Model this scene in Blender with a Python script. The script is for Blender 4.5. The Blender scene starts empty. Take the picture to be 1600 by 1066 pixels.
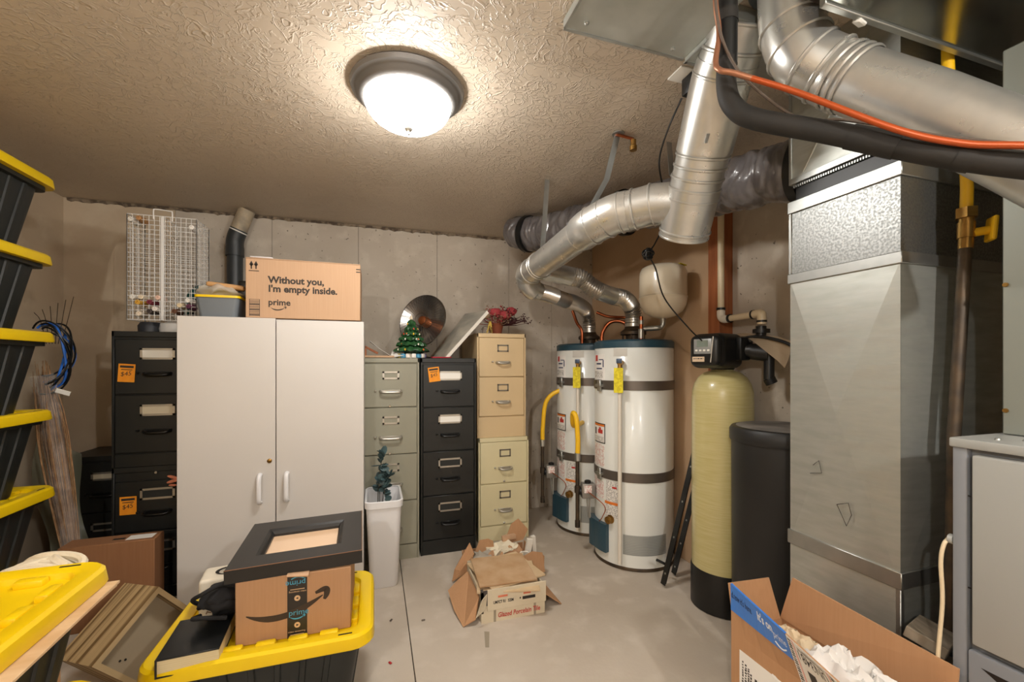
import bpy, bmesh, math, random
from mathutils import Vector, Matrix, Euler, noise
random.seed(7)
PI = math.pi
C = bpy.context.scene.collection
SC = bpy.context.scene

# ------------------------------------------------------------------ camera
cd = bpy.data.cameras.new('camera'); cam = bpy.data.objects.new('camera', cd); C.objects.link(cam)
cam.location = (0, 0, 1.3)
cam.rotation_euler = (PI/2, 0, -math.atan(215/670))
cd.sensor_width = 36; cd.lens = 36*670/1600; cd.shift_y = 35/1600; cd.clip_start = 0.05
SC.camera = cam

# ------------------------------------------------------------------ world, lights, exposure
w = bpy.data.worlds.new('world'); SC.world = w; w.use_nodes = True
w.node_tree.nodes['Background'].inputs[0].default_value = (1, .95, .88, 1)
w.node_tree.nodes['Background'].inputs[1].default_value = 0.05
FILL_BULB_EMIT = 1120.0           # two added fill bulbs, unseen behind the viewer, W/m2
LAMP_EMIT = 66.0            # ceiling lamp glass, W/m2 (domes are built below)
vs = SC.view_settings
vs.view_transform = 'Standard'; vs.look = 'None'; vs.gamma = 1; vs.use_curve_mapping = False
vs.exposure = 0.12

# ------------------------------------------------------------------ materials
def lin(h):
    if isinstance(h, str):
        h = h.lstrip('#'); h = [int(h[i:i+2], 16)/255 for i in (0, 2, 4)]
    return tuple(c/12.92 if c <= .04045 else ((c+.055)/1.055)**2.4 for c in h) + (1,)
MATS = {}
def M(name, col, rough=.5, metal=0., col2=None, scale=6., detail=4., stretch=(1, 1, 1), lo=.35, hi=.65,
      bump=0., bscale=None, bdist=.004, alpha=1., trans=0., emit=None, es=1., r2=None, spec=None, ior=None, coat=0.):
    if name in MATS: return MATS[name]
    m = bpy.data.materials.new(name); m.use_nodes = True
    nt = m.node_tree; N = nt.nodes; L = nt.links; b = N['Principled BSDF']
    b.inputs['Base Color'].default_value = lin(col)
    b.inputs['Roughness'].default_value = rough; b.inputs['Metallic'].default_value = metal
    if spec is not None: b.inputs['Specular IOR Level'].default_value = spec
    if ior: b.inputs['IOR'].default_value = ior
    if coat: b.inputs['Coat Weight'].default_value = coat
    if alpha < 1: b.inputs['Alpha'].default_value = alpha
    if trans: b.inputs['Transmission Weight'].default_value = trans
    if emit: b.inputs['Emission Color'].default_value = lin(emit); b.inputs['Emission Strength'].default_value = es
    if col2 or bump or r2 is not None:
        tc = N.new('ShaderNodeTexCoord'); mp = N.new('ShaderNodeMapping'); mp.inputs['Scale'].default_value = stretch
        L.new(tc.outputs['Object'], mp.inputs[0])
        nz = N.new('ShaderNodeTexNoise'); nz.inputs['Scale'].default_value = scale; nz.inputs['Detail'].default_value = detail
        L.new(mp.outputs[0], nz.inputs['Vector'])
        mr = N.new('ShaderNodeMapRange'); mr.inputs[1].default_value = lo; mr.inputs[2].default_value = hi
        L.new(nz.outputs[0], mr.inputs[0])
        if col2:
            mx = N.new('ShaderNodeMix'); mx.data_type = 'RGBA'
            mx.inputs[6].default_value = lin(col); mx.inputs[7].default_value = lin(col2)
            L.new(mr.outputs[0], mx.inputs[0]); L.new(mx.outputs[2], b.inputs['Base Color'])
        if r2 is not None:
            m2 = N.new('ShaderNodeMapRange'); m2.inputs[3].default_value = rough; m2.inputs[4].default_value = r2
            L.new(mr.outputs[0], m2.inputs[0]); L.new(m2.outputs[0], b.inputs['Roughness'])
        if bump:
            n2 = nz
            if bscale:
                n2 = N.new('ShaderNodeTexNoise'); n2.inputs['Scale'].default_value = bscale; n2.inputs['Detail'].default_value = 5
                L.new(mp.outputs[0], n2.inputs['Vector'])
            bp = N.new('ShaderNodeBump'); bp.inputs['Strength'].default_value = bump; bp.inputs['Distance'].default_value = bdist
            L.new(n2.outputs[0], bp.inputs['Height']); L.new(bp.outputs[0], b.inputs['Normal'])
    MATS[name] = m
    return m

def mat_ceiling():
    m = bpy.data.materials.new('skip_trowel_plaster'); m.use_nodes = True
    nt = m.node_tree; N = nt.nodes; L = nt.links; b = N['Principled BSDF']
    b.inputs['Roughness'].default_value = .42
    tc = N.new('ShaderNodeTexCoord')
    def nz(scale, dist, det):
        n = N.new('ShaderNodeTexNoise'); n.inputs['Scale'].default_value = scale; n.inputs['Distortion'].default_value = dist
        n.inputs['Detail'].default_value = det; L.new(tc.outputs['Object'], n.inputs['Vector']); return n
    a = nz(11, 2.2, 2); c = nz(21, 1.6, 2); d = nz(2.2, 0, 3)
    def math_(op, x, y):
        q = N.new('ShaderNodeMath'); q.operation = op
        for i, v in enumerate((x, y)):
            if v is None: continue
            if isinstance(v, float): q.inputs[i].default_value = v
            else: L.new(v, q.inputs[i])
        return q.outputs[0]
    r1 = math_('ABSOLUTE', math_('SUBTRACT', a.outputs[0], .5), None)
    rr = N.new('ShaderNodeMapRange'); rr.interpolation_type = 'SMOOTHSTEP'
    rr.inputs[1].default_value = .0; rr.inputs[2].default_value = .035; rr.inputs[3].default_value = 1; rr.inputs[4].default_value = 0
    L.new(r1, rr.inputs[0])
    st = N.new('ShaderNodeMapRange'); st.interpolation_type = 'SMOOTHSTEP'; st.inputs[1].default_value = .53; st.inputs[2].default_value = .57
    L.new(c.outputs[0], st.inputs[0])
    h = math_('ADD', math_('MULTIPLY', rr.outputs[0], .7), math_('MULTIPLY', st.outputs[0], .55))
    bp = N.new('ShaderNodeBump'); bp.inputs['Strength'].default_value = .75; bp.inputs['Distance'].default_value = .0045
    L.new(h, bp.inputs['Height']); L.new(bp.outputs[0], b.inputs['Normal'])
    mx = N.new('ShaderNodeMix'); mx.data_type = 'RGBA'
    mx.inputs[6].default_value = lin('#d0c2b0'); mx.inputs[7].default_value = lin('#c6b7a4')
    L.new(d.outputs[0], mx.inputs[0]); L.new(mx.outputs[2], b.inputs['Base Color'])
    return m

def mat_concrete(name, c1, c2, c3, pit=True, sc=1.6, rough=.85, pitcol='#4d463d'):
    m = bpy.data.materials.new(name); m.use_nodes = True
    nt = m.node_tree; N = nt.nodes; L = nt.links; b = N['Principled BSDF']; b.inputs['Roughness'].default_value = rough
    g = N.new('ShaderNodeNewGeometry')
    def nz(scale, det):
        n = N.new('ShaderNodeTexNoise'); n.inputs['Scale'].default_value = scale; n.inputs['Detail'].default_value = det
        L.new(g.outputs['Position'], n.inputs['Vector']); return n.outputs[0]
    def mix(f, A, B, lo, hi):
        mr = N.new('ShaderNodeMapRange'); mr.inputs[1].default_value = lo; mr.inputs[2].default_value = hi; L.new(f, mr.inputs[0])
        x = N.new('ShaderNodeMix'); x.data_type = 'RGBA'; L.new(mr.outputs[0], x.inputs[0])
        for s, v in ((6, A), (7, B)):
            if isinstance(v, str): x.inputs[s].default_value = lin(v)
            else: L.new(v, x.inputs[s])
        return x.outputs[2]
    col = mix(nz(sc, 6), c1, c2, .38, .62)
    col = mix(nz(sc*5, 8), col, c3, .52, .75)
    fine = nz(55, 3)
    if pit: col = mix(nz(38, 2), col, pitcol, .69, .74)
    L.new(col, b.inputs['Base Color'])
    bp = N.new('ShaderNodeBump'); bp.inputs['Strength'].default_value = .25; bp.inputs['Distance'].default_value = .003
    L.new(fine, bp.inputs['Height']); L.new(bp.outputs[0], b.inputs['Normal'])
    return m

def mat_print(name, paper, ink, lines=220., axis=2, dens=.5, wscale=140., lo=None):
    """rows of small print on paper (object coordinates)"""
    m = bpy.data.materials.new(name); m.use_nodes = True
    nt = m.node_tree; N = nt.nodes; L = nt.links; b = N['Principled BSDF']; b.inputs['Roughness'].default_value = .6
    tc = N.new('ShaderNodeTexCoord'); sp = N.new('ShaderNodeSeparateXYZ'); L.new(tc.outputs['Object'], sp.inputs[0])
    def mt(op, x, y=None):
        q = N.new('ShaderNodeMath'); q.operation = op
        for i, v in enumerate((x, y)):
            if v is None: continue
            if isinstance(v, (int, float)): q.inputs[i].default_value = v
            else: L.new(v, q.inputs[i])
        return q.outputs[0]
    row = mt('GREATER_THAN', mt('FRACT', mt('MULTIPLY', sp.outputs[axis], lines)), .5)
    mp = N.new('ShaderNodeMapping'); sc = [wscale]*3; sc[axis] = lines*.5; mp.inputs['Scale'].default_value = sc
    L.new(tc.outputs['Object'], mp.inputs[0])
    nz = N.new('ShaderNodeTexNoise'); nz.inputs['Scale'].default_value = 1; nz.inputs['Detail'].default_value = 1
    L.new(mp.outputs[0], nz.inputs['Vector'])
    on = mt('MULTIPLY', row, mt('GREATER_THAN', nz.outputs[0], dens))
    x = N.new('ShaderNodeMix'); x.data_type = 'RGBA'; x.inputs[6].default_value = lin(paper); x.inputs[7].default_value = lin(ink)
    L.new(on, x.inputs[0]); L.new(x.outputs[2], b.inputs['Base Color'])
    return m

# ------------------------------------------------------------------ mesh builder
def rotm(r): return Euler(r).to_matrix().to_4x4()
class MB:
    def __init__(s): s.bm = bmesh.new()
    def box(s, c, d, r=0., seg=2, rot=None):
        mt = Matrix.Translation(c) @ (rotm(rot) if rot else Matrix()) @ Matrix.Diagonal((d[0], d[1], d[2], 1))
        g = bmesh.ops.create_cube(s.bm, size=1, matrix=mt)
        if r:
            es = list({e for v in g['verts'] for e in v.link_edges})
            bmesh.ops.bevel(s.bm, geom=es, offset=r, segments=seg, profile=.5, affect='EDGES', clamp_overlap=True)
        return s
    def b2(s, x0, x1, y0, y1, z0, z1, r=0., seg=2):
        return s.box(((x0+x1)/2, (y0+y1)/2, (z0+z1)/2), (x1-x0, y1-y0, z1-z0), r, seg)
    def loft(s, rings, cap0=True, cap1=True, closed=True):
        R = [[s.bm.verts.new(p) for p in r] for r in rings]
        n = len(R[0])
        for a, b in zip(R, R[1:]):
            for i in range(n if closed else n-1):
                j = (i+1) % n
                try: s.bm.faces.new((a[i], a[j], b[j], b[i]))
                except ValueError: pass
        if closed and cap0: s.bm.faces.new(R[0][::-1])
        if closed and cap1: s.bm.faces.new(R[-1])
        return s
    def lathe(s, prof, c=(0, 0, 0), seg=32, axis=None, cap0=True, cap1=True):
        """prof: list of (r, z)"""
        q = Vector((0, 0, 1)).rotation_difference(Vector(axis).normalized()) if axis else None
        rings = []
        for r, z in prof:
            rg = []
            for k in range(seg):
                a = 2*PI*k/seg
                p = Vector((max(r, 1e-4)*math.cos(a), max(r, 1e-4)*math.sin(a), z))
                if q: p = q @ p
                rg.append(p + Vector(c))
            rings.append(rg)
        return s.loft(rings, cap0, cap1)
    def tube(s, path, r, seg=12, cap=True):
        P = [Vector(p) for p in path]; n = len(P)
        R = r if isinstance(r, (list, tuple)) else [r]*n
        t0 = (P[1]-P[0]).normalized()
        up = Vector((0, 0, 1)) if abs(t0.z) < .9 else Vector((1, 0, 0))
        nx = t0.cross(up).normalized(); pt = t0; rings = []
        for i in range(n):
            t = (P[min(i+1, n-1)]-P[max(i-1, 0)])
            t = t.normalized() if t.length > 1e-9 else pt
            nx = (pt.rotation_difference(t) @ nx).normalized(); nx = (nx - t*nx.dot(t)).normalized(); ny = t.cross(nx); pt = t
            rings.append([P[i] + (nx*math.cos(2*PI*k/seg) + ny*math.sin(2*PI*k/seg))*R[i] for k in range(seg)])
        return s.loft(rings, cap, cap)
    def slab(s, pts, t):
        """thick polygon; pts planar loop, extruded by t along its normal"""
        P = [Vector(p) for p in pts]
        nrm = Vector((0, 0, 0))
        for i in range(len(P)): nrm += P[i].cross(P[(i+1) % len(P)])
        nrm.normalize()
        return s.loft([[p for p in P], [p+nrm*t for p in P]])
    def ball(s, c, r, sc=(1, 1, 1), sub=2):
        bmesh.ops.create_icosphere(s.bm, subdivisions=sub, radius=r, matrix=Matrix.Translation(c) @ Matrix.Diagonal((*sc, 1)))
        return s
    def cpatch(s, r, a0, a1, z0, z1, c=(0, 0), t=.0015, seg=10):
        """curved patch wrapped on a cylinder, degrees"""
        inn, out = [], []
        A = [math.radians(a0+(a1-a0)*k/seg) for k in range(seg+1)]
        rings = []
        for a in A:
            ca, sa = math.cos(a), math.sin(a)
            rings.append([(c[0]+ca*(r-.002), c[1]+sa*(r-.002), z0), (c[0]+ca*(r+t), c[1]+sa*(r+t), z0),
                          (c[0]+ca*(r+t), c[1]+sa*(r+t), z1), (c[0]+ca*(r-.002), c[1]+sa*(r-.002), z1)])
        return s.loft(rings)
    def xf(s, m):
        bmesh.ops.transform(s.bm, matrix=m, verts=s.bm.verts); return s
    def jitter(s, amp, sc=8., seed=0):
        for v in s.bm.verts:
            v.co += noise.noise_vector(v.co*sc + Vector((seed*7.3, seed*3.1, 1)))*amp
        return s

def cat(pts, n=8):
    """Catmull-Rom through points"""
    P = [Vector(p) for p in pts]; P = [P[0]*2-P[1]] + P + [P[-1]*2-P[-2]]; out = []
    for i in range(1, len(P)-2):
        a, b, c, d = P[i-1:i+3]
        for k in range(n):
            t = k/n
            out.append(.5*((2*b) + (c-a)*t + (2*a-5*b+4*c-d)*t*t + (3*b-a-3*c+d)*t**3))
    out.append(P[-2]); return out
def even(path, step):
    out = [path[0]]; acc = 0
    for a, b in zip(path, path[1:]):
        L = (b-a).length
        if L < 1e-9: continue
        p = step-acc
        while p <= L:
            out.append(a+(b-a)*(p/L)); p += step
        acc = (acc+L) % step
    return out

def tag(o, label=None, cat=None, group=None, kind=None):
    if label: o['label'] = label
    if cat: o['category'] = cat
    if group: o['group'] = group
    if kind: o['kind'] = kind
    return o
def T(name, label, cat, loc=(0, 0, 0), rot=(0, 0, 0), group=None):
    o = bpy.data.objects.new(name, None); C.objects.link(o); o.location = loc; o.rotation_euler = rot
    o.empty_display_size = .05
    return tag(o, label, cat, group)
def O(name, mb, mat, parent=None, label=None, cat=None, group=None, kind=None, world=False, loc=None, rot=None, ang=40):
    me = bpy.data.meshes.new(name); bm = mb.bm
    bmesh.ops.recalc_face_normals(bm, faces=bm.faces)
    off = Vector((0, 0, 0))
    root = parent
    while root is not None and root.parent is not None: root = root.parent
    if parent is None and loc is None:
        xs = [v.co for v in bm.verts]
        off = Vector(((min(v.x for v in xs)+max(v.x for v in xs))/2, (min(v.y for v in xs)+max(v.y for v in xs))/2, min(v.z for v in xs)))
        bmesh.ops.translate(bm, vec=-off, verts=bm.verts)
    elif world and parent is not None:
        bmesh.ops.translate(bm, vec=-Vector(root.location), verts=bm.verts)
    bm.to_mesh(me); bm.free()
    if ang:
        me.polygons.foreach_set('use_smooth', [True]*len(me.polygons)); me.set_sharp_from_angle(angle=math.radians(ang))
    ms = mat if isinstance(mat, (list, tuple)) else [mat]
    for m in ms: me.materials.append(m)
    o = bpy.data.objects.new(name, me); C.objects.link(o)
    if parent is None: o.location = off if loc is None else loc
    elif loc: o.location = loc
    if rot: o.rotation_euler = rot
    o.parent = parent
    return tag(o, label, cat, group, kind)
def inst(src, parent, loc=None, rot=None, mat=None):
    o = src.copy(); C.objects.link(o); o.parent = parent
    if loc is not None: o.location = loc
    if rot is not None: o.rotation_euler = rot
    return o
def dup(root, loc, rot=None, label=None, group=None):
    r = root.copy(); C.objects.link(r); r.location = loc
    if rot: r.rotation_euler = rot
    if label: r['label'] = label
    if group: r['group'] = group
    for ch in list(root.children):
        c = ch.copy(); C.objects.link(c); c.parent = r
        for g in list(ch.children):
            d = g.copy(); C.objects.link(d); d.parent = c
    return r
def S(name, mb, mat, parent=None, ang=0): return O(name, mb, mat, parent, kind=None if parent else 'structure', ang=ang, loc=(0, 0, 0) if parent is None else None)
def TX(s, size, mat, parent, loc, rot=(PI/2, 0, 0), align='LEFT', sx=1., shear=0., name='printed_lettering', bold=0., label=None):
    cu = bpy.data.curves.new(name, 'FONT'); cu.body = s; cu.size = size; cu.align_x = align; cu.shear = shear; cu.offset = bold
    cu.resolution_u = 3
    o = bpy.data.objects.new(name, cu); C.objects.link(o)
    dg = bpy.context.evaluated_depsgraph_get()
    me = bpy.data.meshes.new_from_object(o.evaluated_get(dg)); bpy.data.objects.remove(o); bpy.data.curves.remove(cu)
    me.materials.clear(); me.materials.append(mat); me.name = name
    t = bpy.data.objects.new(name, me); C.objects.link(t); t.parent = parent; t.location = loc; t.rotation_euler = rot; t.scale = (sx, 1, 1)
    if label: t['label'] = label
    return t
def arcstroke(mb, pts, wid, nrm, t=.0006):
    """flat ribbon along pts of varying width, in the plane with normal nrm"""
    P = [Vector(p) for p in pts]; nrm = Vector(nrm); L, R = [], []
    for i, p in enumerate(P):
        d = (P[min(i+1, len(P)-1)]-P[max(i-1, 0)]).normalized(); sdir = nrm.cross(d).normalized()
        L.append(p+sdir*wid[i]/2); R.append(p-sdir*wid[i]/2)
    return mb.loft([[a, b, b+nrm*t, a+nrm*t] for a, b in zip(L, R)])

# ------------------------------------------------------------------ palette
m_ceil = mat_ceiling()
m_conc = mat_concrete('form_concrete', '#c3b8a9', '#b4a898', '#cfc5b6', pitcol='#6b6257')
m_conc2 = mat_concrete('beige_wall_and_warm_tint', '#cbb89e', '#c0ac92', '#d2c2a9', pit=False, sc=1.2, rough=.8)
m_floor = mat_concrete('floor_concrete', '#c8bcad', '#b6a999', '#d2c7b9', pit=False, sc=1.1, rough=.6)
m_dry = M('tan_drywall', '#c6a887', .8, col2='#c0a07e', scale=3)
m_dark = M('dark_gap', '#15120f', .9)
m_galv = M('galvanised_sheet', '#b9bab6', .34, .9, col2='#a6a8a5', scale=9, r2=.42, bump=.04, bscale=3, bdist=.02)
m_galv_b = M('brushed_galvanised', '#c3c5bf', .38, .72, col2='#b5b8b1', scale=7, stretch=(1, 1, 6), r2=.5, bump=.03, bscale=5, bdist=.01)
m_pipe = M('galvanised_pipe', '#d3d2cd', .27, .78, col2='#c6c6c2', scale=12, r2=.34)
m_flexm = M('flexible_aluminium', '#cfcdc9', .28, .95)
m_insul = M('grey_insulation_jacket', '#6d6867', .33, 0, col2='#5c5757', scale=14, bump=.35, bscale=45, bdist=.006, coat=.6)
m_black = M('black_enamel', '#141514', .42, 0, col2='#1e1f1d', scale=3, bump=.05, bscale=160, bdist=.001)
m_olive = M('olive_grey_enamel', '#979482', .45, 0, col2='#8f8c7b', scale=2)
m_beige = M('sand_enamel', '#d2b88e', .45, 0, col2='#cbb188', scale=2)
m_cream = M('cream_enamel', '#d8cda6', .45, 0, col2='#d2c79f', scale=2)
m_white = M('white_melamine', '#d2cdc8', .38, 0, col2='#cdc8c2', scale=.8)
m_whitep = M('white_plastic', '#e6e5e6', .35)
m_yellow = M('yellow_plastic', '#f3cf0c', .36, 0, col2='#ecc400', scale=3, bump=.05, bscale=120, bdist=.001)
m_tote = M('black_tote_plastic', '#222524', .48, 0, col2='#1c1f1e', scale=5, bump=.1, bscale=150, bdist=.001)
m_blackp = M('black_plastic', '#131313', .4)
m_rubber = M('black_foam_insulation', '#1b1916', .7, 0, col2='#25211c', scale=10, bump=.2, bscale=40, bdist=.003)
m_chrome = M('chrome', '#d8d8d6', .18, 1.)
m_silver = M('dull_aluminium_trim', '#bdb8ae', .35, .8)
m_paper = M('white_card', '#ebe8e0', .6)
m_cardb = M('brown_cardboard', '#b38a66', .8, 0, col2='#af8662', scale=5, stretch=(30, 30, 1))
m_cardl = M('light_cardboard', '#c39f7e', .8, 0, col2='#bf9a79', scale=4, stretch=(40, 40, 1))
m_cardd = M('dark_cardboard', '#8f6341', .82, 0, col2='#8b5f3d', scale=4, stretch=(30, 30, 1))
m_cardo = M('orange_cardboard', '#ba8e67', .8, 0, col2='#b68a63', scale=4, stretch=(30, 30, 1))
m_ink = M('black_print', '#2a2420', .6)
m_orange = M('orange_card', '#f09a1c', .6, 0, col2='#e98f14', scale=30)
m_blue = M('blue_tape', '#3f7fd6', .4)
m_copper = M('copper', '#c8754f', .3, .9, col2='#a55a38', scale=12)
m_orangec = M('orange_coated_copper', '#b24f22', .35, .3)
m_brass = M('brass', '#b08a4c', .35, .9, col2='#8f6c36', scale=20)
m_iron = M('black_iron', '#3c342c', .5, .5, col2='#5a4a38', scale=14)
m_yel2 = M('yellow_gas_tubing', '#f0bd1e', .4)
m_heater = M('white_heater_enamel', '#e3e4de', .3, 0, coat=.3)
m_cap = M('dark_blue_paint', '#2c4a58', .35)
m_strap = M('grey_steel_strap', '#6e665f', .4, .6)
m_pvc = M('cream_pvc', '#dcc9a8', .4)
m_whpvc = M('white_pipe', '#e0d8ca', .4)
m_wood = M('stud_wood', '#a5633a', .6, 0, col2='#8d4f2b', scale=6, stretch=(8, 8, .6))
m_ply = M('plywood', '#d9b992', .6, 0, col2='#cba67c', scale=5, stretch=(1, 6, 6))
m_ply2 = M('striped_ply', '#c0a67c', .55, 0, col2='#7d6340', scale=2.6, stretch=(.25, 14, .25), lo=.46, hi=.56)
m_resin = M('resin_tank_fibreglass', '#cdc28c', .3, 0, col2='#c3b77c', scale=3, stretch=(3, 3, 60), coat=.4)
m_brine = M('brine_tank_plastic', '#222222', .5, 0, col2='#1d1d1d', scale=4, bump=.08, bscale=140, bdist=.001)
m_lidd = M('dusty_lid', '#55504c', .7, 0, col2='#8a837c', scale=5)
m_furn = M('light_grey_furnace_paint', '#a5a6a2', .42)
m_furn2 = M('mid_grey_furnace_paint', '#82858a', .4)
m_tank = M('cream_tank_paint', '#ded2bb', .32, coat=.3)
m_abs = M('black_abs', '#2f3335', .45)
m_sticker = mat_print('printed_sticker', '#e9e6df', '#8d8884', 170, 2, .47, 130)
m_sticker2 = mat_print('warning_sticker', '#ece8e2', '#c77a6e', 150, 2, .5, 110)
m_glassw = M('clear_glass', '#ffffff', .05, trans=1., ior=1.45)
m_film = M('clear_plastic_film', '#ffffff', .08, alpha=.13, bump=.9, bscale=16, bdist=.03)
m_filmg = M('milky_plastic_sheet', '#9fa08a', .3, alpha=.55)
m_red = M('red_print', '#c23a34', .5)
m_straw = M('dry_straw', '#a9825a', .8, 0, col2='#8a6440', scale=30)

# ------------------------------------------------------------------ the room
XL, XR, YB, YF, ZC = -1.96, 2.0, 3.61, -2.6, 2.40
fl = S('floor', MB().b2(XL-.1, XR+.1, YF-.1, YB+.1, -.12, -.012), m_dark)
for i, (a, b) in enumerate(((XL-.05, .1585), (.1625, XR+.05))):
    S('floor_slab', MB().b2(a, b, YF-.05, YB+.05, -.02, 0, .002, 1), m_floor, fl)
S('ceiling', MB().b2(XL-.1, XR+.1, YF-.1, YB+.1, ZC, ZC+.1), m_ceil)
wb = S('wall_back', MB().b2(XL-.1, XR+.1, YB+.012, YB+.15, 0, ZC), m_dark)
xs = [XL-.02, -1.34, -.731, -.121, .50, 1.129, 1.538, XR+.05]
for i, (a, b) in enumerate(zip(xs, xs[1:])):
    S('concrete_panel', MB().b2(a+.0015, b-.0015, YB+(.002 if i % 2 else 0), YB+.03, 0, ZC-.0), m_conc2 if i == 0 else m_conc, wb)  # leftmost concrete panel is beige: warm lamplight put into its colour
S('wall_left', MB().b2(XL-.12, XL, YF, YB, 0, ZC), m_conc2)
S('wall_front', MB().b2(XL-.1, XR+.1, YF-.12, YF, 0, ZC), m_conc2)
wr = S('wall_right', MB().b2(XR+.012, XR+.15, YF, YB, 0, ZC), m_dark)
ys = [YF, -1.4, -.8, -.2, .41, 1.02, 1.55, 2.16, YB]
for i, (a, b) in enumerate(zip(ys, ys[1:])):
    S('concrete_panel', MB().b2(XR+(.002 if i % 2 else 0), XR+.03, a+.0015, b-.0015, 0, ZC), m_conc, wr)
S('wall_side', MB().b2(1.95, 1.999, 2.10, YB-.001, 0, ZC-.002, .003, 1), m_dry)
# torn plaster edge where ceiling meets the back wall
def ragged(x0, x1, y, dz, seed, n=150):
    mb = MB(); rg = []
    for k in range(n+1):
        x = x0+(x1-x0)*k/n
        h = .016+.020*abs(noise.noise((x*9, seed, 0)))+.018*max(0, noise.noise((x*31, seed, 5)))
        d = .008+.018*abs(noise.noise((x*17, seed, 3)))
        rg.append([(x, y+.005, ZC-.001), (x, y-d, ZC-.001), (x, y-d*.8, ZC-h*.6), (x, y-.004, ZC-h-dz), (x, y+.005, ZC-h-dz)])
    return mb.loft(rg)
S('trim_1', ragged(XL+.02, 1.2, YB, 0, 2), M('torn_plaster', '#8a7a66', .9, 0, col2='#54473a', scale=26, lo=.42, hi=.58))
# tan stud on right wall
O('wood_stud', MB().b2(1.90, 1.999, 1.995, 2.085, 0.0, ZC-.001, .003, 1), m_wood, label='reddish brown wooden stud running up the wall behind the water softener', cat='stud')
for i, (y, z) in enumerate(((1.42, 1.93), (1.44, 1.24), (1.5, 1.1))):
    O('form_tie', MB().b2(1.985, 2.004, y-.006, y+.012, z-.006, z+.006, .002, 1), m_iron, wr, loc=None)

# ------------------------------------------------------------------ ceiling lamp and added fill bulbs
def ceiling_lamp(x, y, label):
    t = T('ceiling_lamp', label, 'ceiling lamp', (x, y, ZC-.002))
    O('rim', MB().lathe([(.215, 0), (.222, -.008), (.216, -.022), (.20, -.030), (.19, -.046), (.178, -.056), (.168, -.058), (.165, -.05)], seg=64, cap0=True, cap1=False),
      M('brushed_nickel_rim', '#7d7a77', .5, .6), t)
    prof = [(.17*math.cos(a), -.052-.105*math.sin(a)) for a in [k*PI/2/10 for k in range(11)]]
    O('glass_dome', MB().lathe(prof, seg=48, cap0=False, cap1=True), M('lit_glass', '#ffffff', .3, emit='#fffcf7', es=LAMP_EMIT), t, label='lit white glass dome')
    O('finial', MB().lathe([(.017, -.153), (.018, -.158), (.012, -.165), (.005, -.168), (.004, -.172), (.007, -.175), (.006, -.18), (.001, -.183)], seg=20), m_silver, t)
    return t
ceiling_lamp(.13, 1.765, 'lit flush ceiling lamp with a grey metal rim and white dome')
def fill_bulb(x, y, label):  # added, unseen; hung low on its cord to brighten the ceiling
    t = T('bulb_lamp', label, 'lamp', (x, y, ZC-.002), group='added fill bulbs behind the viewer')
    O('ceiling_rose', MB().lathe([(.05, 0), (.05, -.012), (.02, -.022)], seg=28), m_whitep, t)
    O('cord', MB().tube([(0, 0, -.02), (0, 0, -.28)], .004, 8), m_whitep, t)
    O('socket', MB().lathe([(.008, -.262), (.018, -.27), (.022, -.31)], seg=20), m_whitep, t)
    O('bulb', MB().lathe([(.014, -.308), (.018, -.33), (.030, -.355), (.034, -.375), (.028, -.40), (.01, -.41)], seg=24), M('fill_bulb_glow', '#ffffff', .3, emit='#fffcf7', es=FILL_BULB_EMIT), t)
fill_bulb(-.75, -.9, 'added bare bulb for fill light, unseen behind the viewer, left one')
fill_bulb(.85, -.9, 'added bare bulb for fill light, unseen behind the viewer, right one')

# ------------------------------------------------------------------ file cabinets
def handle_d(wd, mat, parent, loc, curved=False):
    """chrome bar pull: two posts and a bar, local x wide"""
    t = MB()
    pts = cat([(-wd/2, 0, 0), (-wd/2+.004, -.022, -.004), (-wd/2+.02, -.032, -.008), (0, -.034, -.009), (wd/2-.02, -.032, -.008), (wd/2-.004, -.022, -.004), (wd/2, 0, 0)], 5)
    t.tube(pts, .008, 10)
    t.box((0, -.001, -.004), (wd+.01, .004, .022), .002, 1)
    return O('handle', t, mat, parent, loc=loc)
def card_holder(wd, ht, mat, card, parent, loc):
    t = MB(); e = .009 if wd < .1 else .011
    t.b2(-wd/2, wd/2, -.004, 0, ht/2-e, ht/2); t.b2(-wd/2, wd/2, -.004, 0, -ht/2, -ht/2+e)
    t.b2(-wd/2, -wd/2+e, -.004, 0, -ht/2, ht/2); t.b2(wd/2-e, wd/2, -.004, 0, -ht/2, ht/2)
    o = O('card_holder', t, mat, parent, loc=loc, ang=0)
    if card: O('card', MB().b2(-wd/2+e, wd/2-e, -.0015, 0, -ht/2+e, ht/2-e), card, o, ang=0)
    return o
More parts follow.
